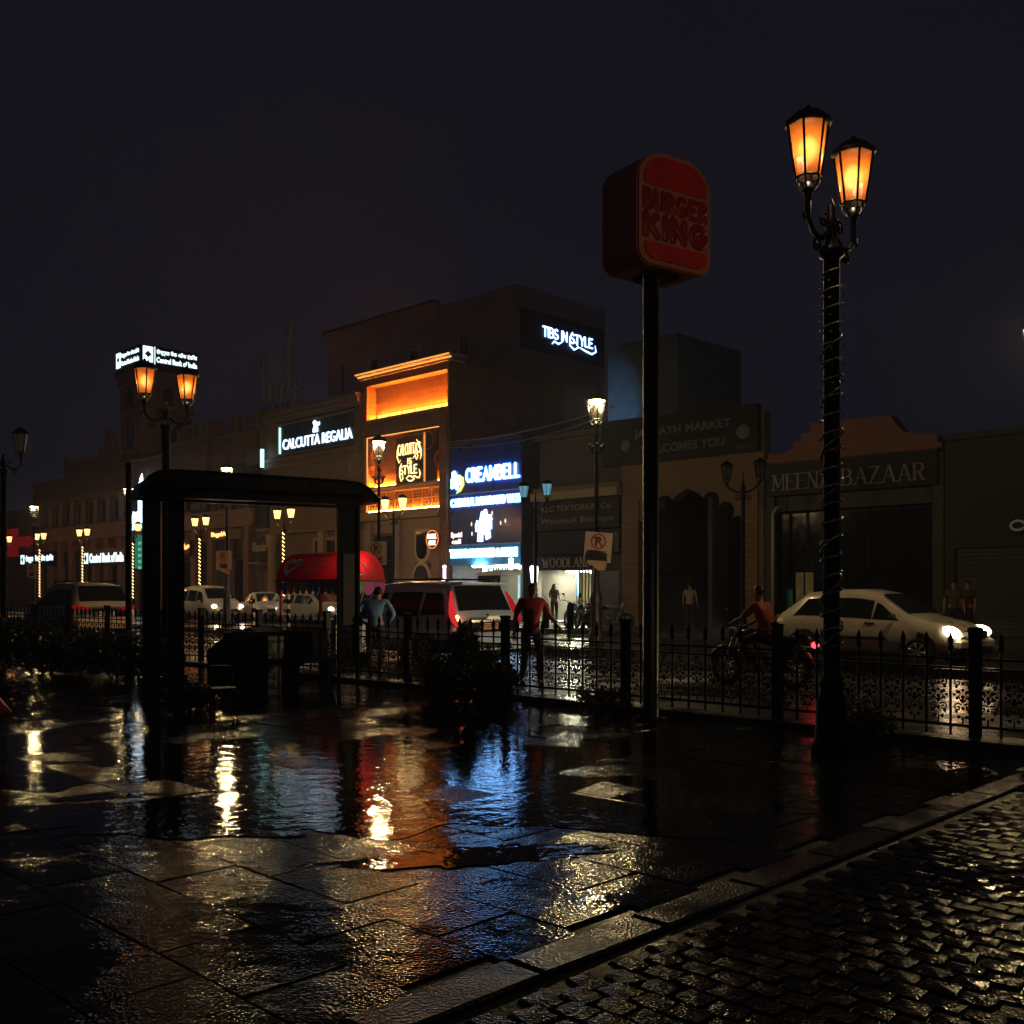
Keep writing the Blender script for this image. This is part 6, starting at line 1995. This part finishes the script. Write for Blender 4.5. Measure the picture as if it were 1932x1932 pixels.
# ================================================================ motorcycles
def motorcycle(name, label, x, y, heading, paint, lit=False, group=None, z=0.0, lean=0.0):
    t = thing(name, label, "motorcycle", (x, y, z), heading, group)
    t.rotation_euler = (lean, 0, heading)
    for wx in (-.62, .64):
        g = G()
        n = 20
        P = [(wx + .25 * math.cos(2 * PI * k / n), 0, .3 + .25 * math.sin(2 * PI * k / n)) for k in range(n + 1)]
        g.tube(P, .055, 8, caps=False)
        w = g.build("wheel", TYRE, t)
        h = G().lathe([(.05, -.06), (.05, .06)], cx=wx, cz=.3, n=10, axis='y')
        for k in range(10):
            a = k * PI / 5
            h.tube([(wx + .04 * math.cos(a), 0, .3 + .04 * math.sin(a)), (wx + .21 * math.cos(a), 0, .3 + .21 * math.sin(a))], .008, 4)
        h.build("spoke", RIMM, w)
    G().tube([(.64, .09, .3), (.46, .09, .78), (.4, .07, .95)], .025, 6).tube([(.64, -.09, .3), (.46, -.09, .78), (.4, -.07, .95)], .025, 6).build("fork", CHROME, t)
    G().tube([(.42, 0, .85), (.1, 0, .42), (-.25, 0, .38), (-.45, 0, .62), (-.1, 0, .72), (.38, 0, .8)], .03, 6).tube([(-.25, .1, .38), (-.62, .1, .3)], .025, 6).build("frame", PLASTIC, t)
    G().box(-.22, .22, -.13, .13, .3, .58).lathe([(.12, -.14), (.13, 0), (.12, .14)], cx=-.02, cz=.36, n=12, axis='y').build("engine", mat("engine_alloy", (.2, .2, .2), .4, metal=.7), t)
    G().ball((.17, 0, .82), .2, 12, 8, (1.45, .72, .68)).build("fuel_tank", paint, t)
    G().add([], []).bbox(-.78, -.02, -.13, .13, .72, .84, .04).build("saddle", PLASTIC, t)
    G().tube([(-.45, 0, .72), (-.8, 0, .82), (-.98, 0, .72)], [.08, .09, .04], 8).build("tail_fairing", paint, t)
    G().tube([(.64 + .33 * math.cos(R(a)), 0, .3 + .33 * math.sin(R(a))) for a in range(20, 150, 15)], .05, 6).build("mudguard", paint, t)
    G().tube([(-.62 + .34 * math.cos(R(a)), 0, .3 + .34 * math.sin(R(a))) for a in range(40, 185, 15)], .06, 6).build("mudguard", PLASTIC, t)
    G().tube([(.34, .38, 1.02), (.4, .25, 1.0), (.42, 0, .98), (.4, -.25, 1.0), (.34, -.38, 1.02)], .016, 6).build("handlebar", PLASTIC, t)
    for s in (1, -1): G().tube([(.4, .24 * s, 1.0), (.43, .32 * s, 1.2)], .008, 5).ball((.43, .34 * s, 1.24), .07, 8, 6, (.3, 1, .7)).build("mirror", PLASTIC, t)
    lens(t, "headlamp", HEADOFF, (.53, 0, .88), .11, (.7, 1, 1))
    lens(t, "tail_lamp", glow("bike_tail_light", (1, .03, .04), 7) if lit else DULLRED, (-.99, 0, .72), .075, (.5, 1.5 if lit else 1.1, .7))
    G().tube([(.05, -.14, .32), (-.3, -.16, .26), (-.75, -.17, .36)], [.03, .04, .05], 8).build("exhaust", CHROME, t)
    if lit: lamp('POINT', "tail_glow", (-1.12, 0, .7), 1.5, (1, .03, .03), t, .05)
    if lit: lamp('SPOT', "headlight_beam", (.62, 0, .9), 420, (1, .74, .44), t, .05, rot=(R(86), 0, R(-90)), spot=125)  # beam added to light the suv tail and walker; the headlamp lens stays unlit
    return t


PG = "motorcycles parked in front of the shoe shop"
pa = fa(1085, 3.2)
BKP = mat("black_bike_paint", (.012, .012, .014), .25, coat=.5)
motorcycle("parked_motorcycle", "black motorcycle nearest the shop doorway, its front wheel catching the light", *W(fa(1078, 3.4), 3.4).xy, TH + R(150), BKP, group=PG, z=.14, lean=R(8))
motorcycle("parked_motorcycle", "black motorcycle standing in the middle of the parked row by the lamp base", *W(fa(1106, 3.0), 3.0).xy, TH + R(140), mat("dark_red_bike_paint", (.06, .01, .012), .25, coat=.5), group=PG, z=.14, lean=R(8))
motorcycle("parked_motorcycle", "motorcycle with pale side panels at the pier of the market gate", *W(fa(1150, 3.0), 3.0).xy, TH + R(30), mat("silver_bike_paint", (.16, .17, .18), .3, coat=.5), group=PG, z=.14, lean=R(8))
YB = 16.9
MX = (1434 - 966) / 1932 * YB
motorcycle("moving_motorcycle", "dark motorcycle with a glowing red tail lamp ridden past the railing", MX, YB, DL, BKP, lit=True)

# ================================================================ people
SKIN = mat("brown_skin", (.38, .2, .12), .5, var=.12, scale=8)
HAIR = mat("black_hair", (.008, .007, .007), .45, var=.3, scale=40)


def skin_mesh(name, verts, edges, radii, m, level=1):
    me = bpy.data.meshes.new(name)
    me.from_pydata([tuple(v) for v in verts], edges, [])
    o = bpy.data.objects.new(name, me)
    COL.objects.link(o)
    sk = o.modifiers.new("skin", 'SKIN')
    sk.use_smooth_shade = True
    sv = me.skin_vertices[0].data
    for i, r in enumerate(radii):
        sv[i].radius = (r, r) if not isinstance(r, tuple) else r
        sv[i].use_root = (i == 0)
    ss = o.modifiers.new("sub", 'SUBSURF'); ss.levels = level; ss.render_levels = level
    dg = bpy.context.evaluated_depsgraph_get()
    out = bpy.data.meshes.new_from_object(o.evaluated_get(dg))
    bpy.data.objects.remove(o); bpy.data.meshes.remove(me)
    out.name = name
    out.materials.clear(); out.materials.append(m)
    for p in out.polygons: p.use_smooth = True
    return out


class Fig:
    def __init__(s): s.v, s.e, s.r = [], [], []

    def n(s, p, r, to=None):
        s.v.append(Vector(p)); s.r.append(r)
        if to is not None: s.e.append((to, len(s.v) - 1))
        return len(s.v) - 1

    def chain(s, start, pts):
        for p, r in pts: start = s.n(p, r, start)
        return start


def person(name, label, loc, rz, shirt, pants, pose, group=None, hair_len=0, skin=None, sleeve=.5, fingers=True, height=1.72, hem=-.12, z=0):
    """local frame: faces -y, x to the figure's left as seen from its front (viewer's right)"""
    t = thing(name, label, "person", (loc[0], loc[1], z), rz, group)
    k = height / 1.72
    t.scale = (k, k, k)
    skin = skin or SKIN
    P = dict(pelvis=(0, 0, .95), waist=(0, 0, 1.08), chest=(0, 0, 1.3), neck=(0, .01, 1.45), head=(0, -.015, 1.585), top=(0, 0, 1.67),
             sl=(.185, .0, 1.4), sr=(-.185, .0, 1.4), el=(.25, .02, 1.13), er=(-.25, .02, 1.13), wl=(.27, -.05, .88), wr=(-.27, -.05, .88),
             hl=(.1, 0, .92), hr=(-.1, 0, .92), kl=(.11, -.02, .5), kr=(-.11, -.02, .5), al=(.11, .02, .09), ar=(-.11, .02, .09))
    P.update(pose)
    V = {q: Vector(p) for q, p in P.items()}
    f = Fig()
    root = f.n(V['pelvis'], (.135, .105))
    w = f.n(V['waist'], (.125, .1), root)
    c = f.n(V['chest'], (.15, .115), w)
    nb = f.n(V['chest'].lerp(V['neck'], .75), (.09, .075), c)
    n_ = f.n(V['neck'], .06, nb)
    hd = (V['head'] - V['neck']).normalized()
    j = f.n(V['neck'] + hd * .06 + Vector((0, -.012, 0)), (.06, .062), n_)
    h = f.n(V['head'] + Vector((0, .0, -.01)), (.084, .1), j)
    f.n(V['top'], (.06, .07), h)
    for s in 'lr':
        sh_ = f.n(V['s' + s], .062, c)
        up = f.n(V['s' + s].lerp(V['e' + s], .5), .05, sh_)
        e = f.n(V['e' + s], .041, up)
        fo = f.n(V['e' + s].lerp(V['w' + s], .35), .041, e)
        wr_ = f.n(V['w' + s], .026, fo)
        d = (V['w' + s] - V['e' + s]).normalized()
        side = d.cross(Vector((0, 1, 0)))
        if side.length < .1: side = d.cross(Vector((1, 0, 0)))
        side.normalize(); nrm = d.cross(side)
        pm_ = f.n(V['w' + s] + d * .05, (.034, .02), wr_)
        if fingers:
            for q, (off, ln) in enumerate(((-.03, .07), (-.011, .082), (.009, .078), (.027, .06))):
                b = V['w' + s] + d * .09 + side * off
                f.chain(pm_, [(b, .0095), (b + d * ln * .5 + nrm * .008, .0085), (b + d * ln * .9 + nrm * .026, .007)])
            tb = V['w' + s] + d * .045 - side * .036
            f.chain(pm_, [(tb, .011), (tb + d * .03 - side * .016, .009), (tb + d * .055 - side * .018 + nrm * .01, .0075)])
        else:
            f.n(V['w' + s] + d * .13, (.03, .015), pm_)
        hp = f.n(V['h' + s], .095, root)
        th = f.n(V['h' + s].lerp(V['k' + s], .5), .08, hp)
        kn = f.n(V['k' + s], .055, th)
        ca = f.n(V['k' + s].lerp(V['a' + s], .35), .056, kn)
        an = f.n(V['a' + s], .036, ca)
        f.chain(an, [(V['a' + s] + Vector((0, -.05, -.055)), .036), (V['a' + s] + Vector((0, -.16, -.07)), .028)])
    body = link(bpy.data.objects.new("body", skin_mesh("body", f.v, f.e, f.r, skin)), t)
    # shirt
    g = Fig()
    b0 = g.n(V['pelvis'] + Vector((0, 0, hem)), (.165, .135))
    b1 = g.n(V['pelvis'], (.158, .128), b0)
    b2 = g.n(V['waist'], (.15, .122), b1)
    b3 = g.n(V['chest'], (.172, .135), b2)
    b4 = g.n(V['chest'].lerp(V['neck'], .72), (.11, .09), b3)
    g.n(V['neck'] - Vector((0, 0, .015)), .066, b4)
    for s in 'lr':
        q = g.n(V['s' + s], .078, b3)
        q = g.n(V['s' + s].lerp(V['e' + s], .5), .066, q)
        if sleeve <= .8: g.n(V['s' + s].lerp(V['e' + s], sleeve + .3), .066, q)
        else:
            q = g.n(V['e' + s], .055, q)
            g.n(V['e' + s].lerp(V['w' + s], sleeve - .4), .045, q)
    link(bpy.data.objects.new("shirt", skin_mesh("shirt", g.v, g.e, g.r, shirt)), t)
    g = Fig()
    r0 = g.n(V['pelvis'] + Vector((0, 0, .03)), (.142, .112))
    for s in 'lr':
        q = g.n(V['h' + s] + Vector((0, 0, -.03)), .106, r0)
        q = g.n(V['h' + s].lerp(V['k' + s], .5), .092, q)
        q = g.n(V['k' + s], .07, q)
        q = g.n(V['k' + s].lerp(V['a' + s], .5), .066, q)
        g.n(V['a' + s] + Vector((0, 0, .0)), .062, q)
    link(bpy.data.objects.new("trousers", skin_mesh("trousers", g.v, g.e, g.r, pants)), t)
    for s in 'lr':
        G().ball(tuple(V['a' + s] + Vector((0, -.07, -.055))), .06, 8, 6, (.75, 2.0, .55)).build("shoe", mat("dark_shoe", (.015, .012, .01), .4), t)
    hc = V['head'] + Vector((0, .012, .03))
    hg = G()
    hg.ball(tuple(hc), .098, 14, 10, (.9, 1.05, 1.0))
    for i, p in enumerate(hg.v):
        p = Vector(p) - hc
        if p.y < -.02 and p.z < .035:            # keep the face clear
            p = p * .55
        if p.z < -.02 and p.y > -.02 and hair_len == 0: p.z *= .75
        hg.v[i] = tuple(p + hc)
    if hair_len:
        hg.tube([tuple(hc + Vector((0, .05, .02))), tuple(hc + Vector((0, .085, -.12))), tuple(hc + Vector((0, .1, -hair_len)))], [.085, .1, .06], 8)
    hg.build("hair", HAIR, t)
    # face: eyes, brows, nose, mouth, ears
    e = G()
    hx = V['head'] + Vector((0, -.085, 0))
    fg_ = G()
    fg_.ball(tuple(hx + Vector((0, -.004, -.012))), .017, 6, 5, (.8, 1.1, 1.4))
    for s in (1, -1): fg_.ball((V['head'].x + s * .08, V['head'].y + .01, V['head'].z - .005), .024, 6, 5, (.4, .8, 1.3))
    fg_.build("nose_and_ears", skin, t)
    for s in (1, -1):
        e.ball(tuple(hx + Vector((s * .03, .006, .018))), .011, 6, 4, (1.3, .6, .7))
        e.ball(tuple(hx + Vector((s * .031, .004, .04))), .014, 6, 4, (1.4, .5, .3))
    e.ball(tuple(hx + Vector((0, .005, -.048))), .02, 6, 4, (1.2, .4, .3))
    e.build("eyes_and_mouth", mat("face_dark", (.03, .012, .01), .4), t)
    return t


FACE_CAM = 0.0
REDS = mat("red_shirt_cloth", (.34, .012, .02), .75, var=.25, scale=4, bump=.3, bscale=9)
BLUES = mat("light_blue_shirt", (.2, .38, .62), .7, var=.12, scale=5, bump=.5, bscale=7, stretch=(1, 1, .3))
NAVYP = mat("dark_trousers", (.014, .015, .022), .75, var=.3)
person("walking_person", "man in a red half-sleeve shirt walking beside the suv, arm swung out", ((1003 - 966) / 1932 * 17.0, 17.0), R(16), REDS, NAVYP,
       dict(wl=(.42, -.16, .98), el=(.31, -.02, 1.16), er=(-.27, .04, 1.14), wr=(-.3, -.02, .9), kl=(.1, -.16, .52), al=(.11, -.12, .09), kr=(-.1, .03, .5), ar=(-.11, .2, .1), head=(.012, -.025, 1.585), top=(.014, -.01, 1.67)), hem=-.16, sleeve=.55)
person("leaning_person", "man in a light blue shirt seen from behind, hand on hip by the suv", ((708 - 966) / 1932 * 19.0, 19.0), R(180 - 6), BLUES, NAVYP,
       dict(el=(.38, .1, 1.12), wl=(.2, .02, .98), chest=(0, -.05, 1.27), neck=(-.01, -.1, 1.42), head=(-.02, -.17, 1.53), top=(-.02, -.18, 1.61), sl=(.19, -.04, 1.36), sr=(-.19, -.07, 1.36), er=(-.36, .02, 1.13), wr=(-.22, -.06, .98)), sleeve=1.3, hem=-.14)
rr = person("riding_person", "rider in a red orange shirt on the dark motorcycle", (MX + .02, YB - .02), math.atan2(-.7133, -.7009) + PI + R(0), mat("red_orange_shirt", (.4, .06, .02), .7), NAVYP,
            dict(pelvis=(0, .12, .9), waist=(0, .08, 1.03), chest=(0, .0, 1.24), neck=(0, -.04, 1.4), head=(0, -.07, 1.53), top=(0, -.06, 1.61), sl=(.18, -.01, 1.34), sr=(-.18, -.01, 1.34),
                 el=(.3, -.2, 1.12), er=(-.3, -.2, 1.12), wl=(.33, -.4, 1.03), wr=(-.33, -.4, 1.03), hl=(.1, .12, .88), hr=(-.1, .12, .88), kl=(.2, -.26, .72), kr=(-.2, -.26, .72), al=(.18, -.05, .32), ar=(-.18, -.05, .32)), sleeve=.6, hem=-.04)
rr.rotation_euler[2] = DL + PI / 2
IN = .22
person("shop_person", "person in a yellow ochre top at the doorway of the ice cream shop", W(fa(962, 1.0), 1.0).xy, TH, mat("ochre_cloth", (.5, .28, .03), .7), NAVYP, {}, z=.14, fingers=False, hair_len=.16, height=1.62)
person("shop_person", "long haired person in a brown top seen from the side in the shoe shop doorway", W(fa(1046, .3), .3).xy, TH + R(75), mat("brown_cloth", (.12, .05, .03), .7), NAVYP, dict(el=(.22, -.05, 1.15), wl=(.15, -.25, 1.0), wr=(-.15, -.25, 1.0)), z=.2, fingers=False, hair_len=.3, height=1.66)
person("shop_person", "man in a pale blue shirt standing behind the shoe shop counter", W(fa(1071, -2.9), -2.9).xy, TH + R(180), mat("pale_blue_cloth", (.25, .45, .7), .7), NAVYP, {}, z=.22, fingers=False, height=1.7)
person("gate_person", "faint figure in a pale shirt inside the market gate arch", W(fa(1302, 1.2), 1.2).xy, TH + R(200), mat("pale_cream_cloth", (.3, .26, .18), .7), NAVYP, {}, z=.14, fingers=False)
person("pavement_person", "dim figure in a cream shirt, left of the pair at the far right", W(fa(1800, 3.0), 3.0).xy, TH + R(30), mat("dim_cream_cloth", (.1, .075, .05), .7), NAVYP, {}, z=.14, fingers=False, group="people standing at the far right")
person("pavement_person", "dim figure in a dark red shirt, right of the pair at the far right", W(fa(1826, 2.4), 2.4).xy, TH + R(-20), mat("dim_red_cloth", (.07, .02, .012), .7), NAVYP, {}, z=.14, fingers=False, group="people standing at the far right")
# ================================================================ thin bluish haze, added to lift the dark tones
hz_m = bpy.data.materials.new("added_haze"); hz_m.use_nodes = True
hz_n = hz_m.node_tree
hz_n.nodes.remove(hz_n.nodes["Principled BSDF"])
hz_v = hz_n.nodes.new("ShaderNodeVolumePrincipled")
hz_v.inputs["Density"].default_value = .001
hz_v.inputs["Color"].default_value = (.72, .8, 1, 1)
hz_v.inputs["Anisotropy"].default_value = .5
hz_n.links.new(hz_v.outputs[0], hz_n.nodes["Material Output"].inputs["Volume"])
hz = G().box(-705, 705, -305, 905, -1.2, 24).build("haze", hz_m)
hz["kind"] = "stuff"
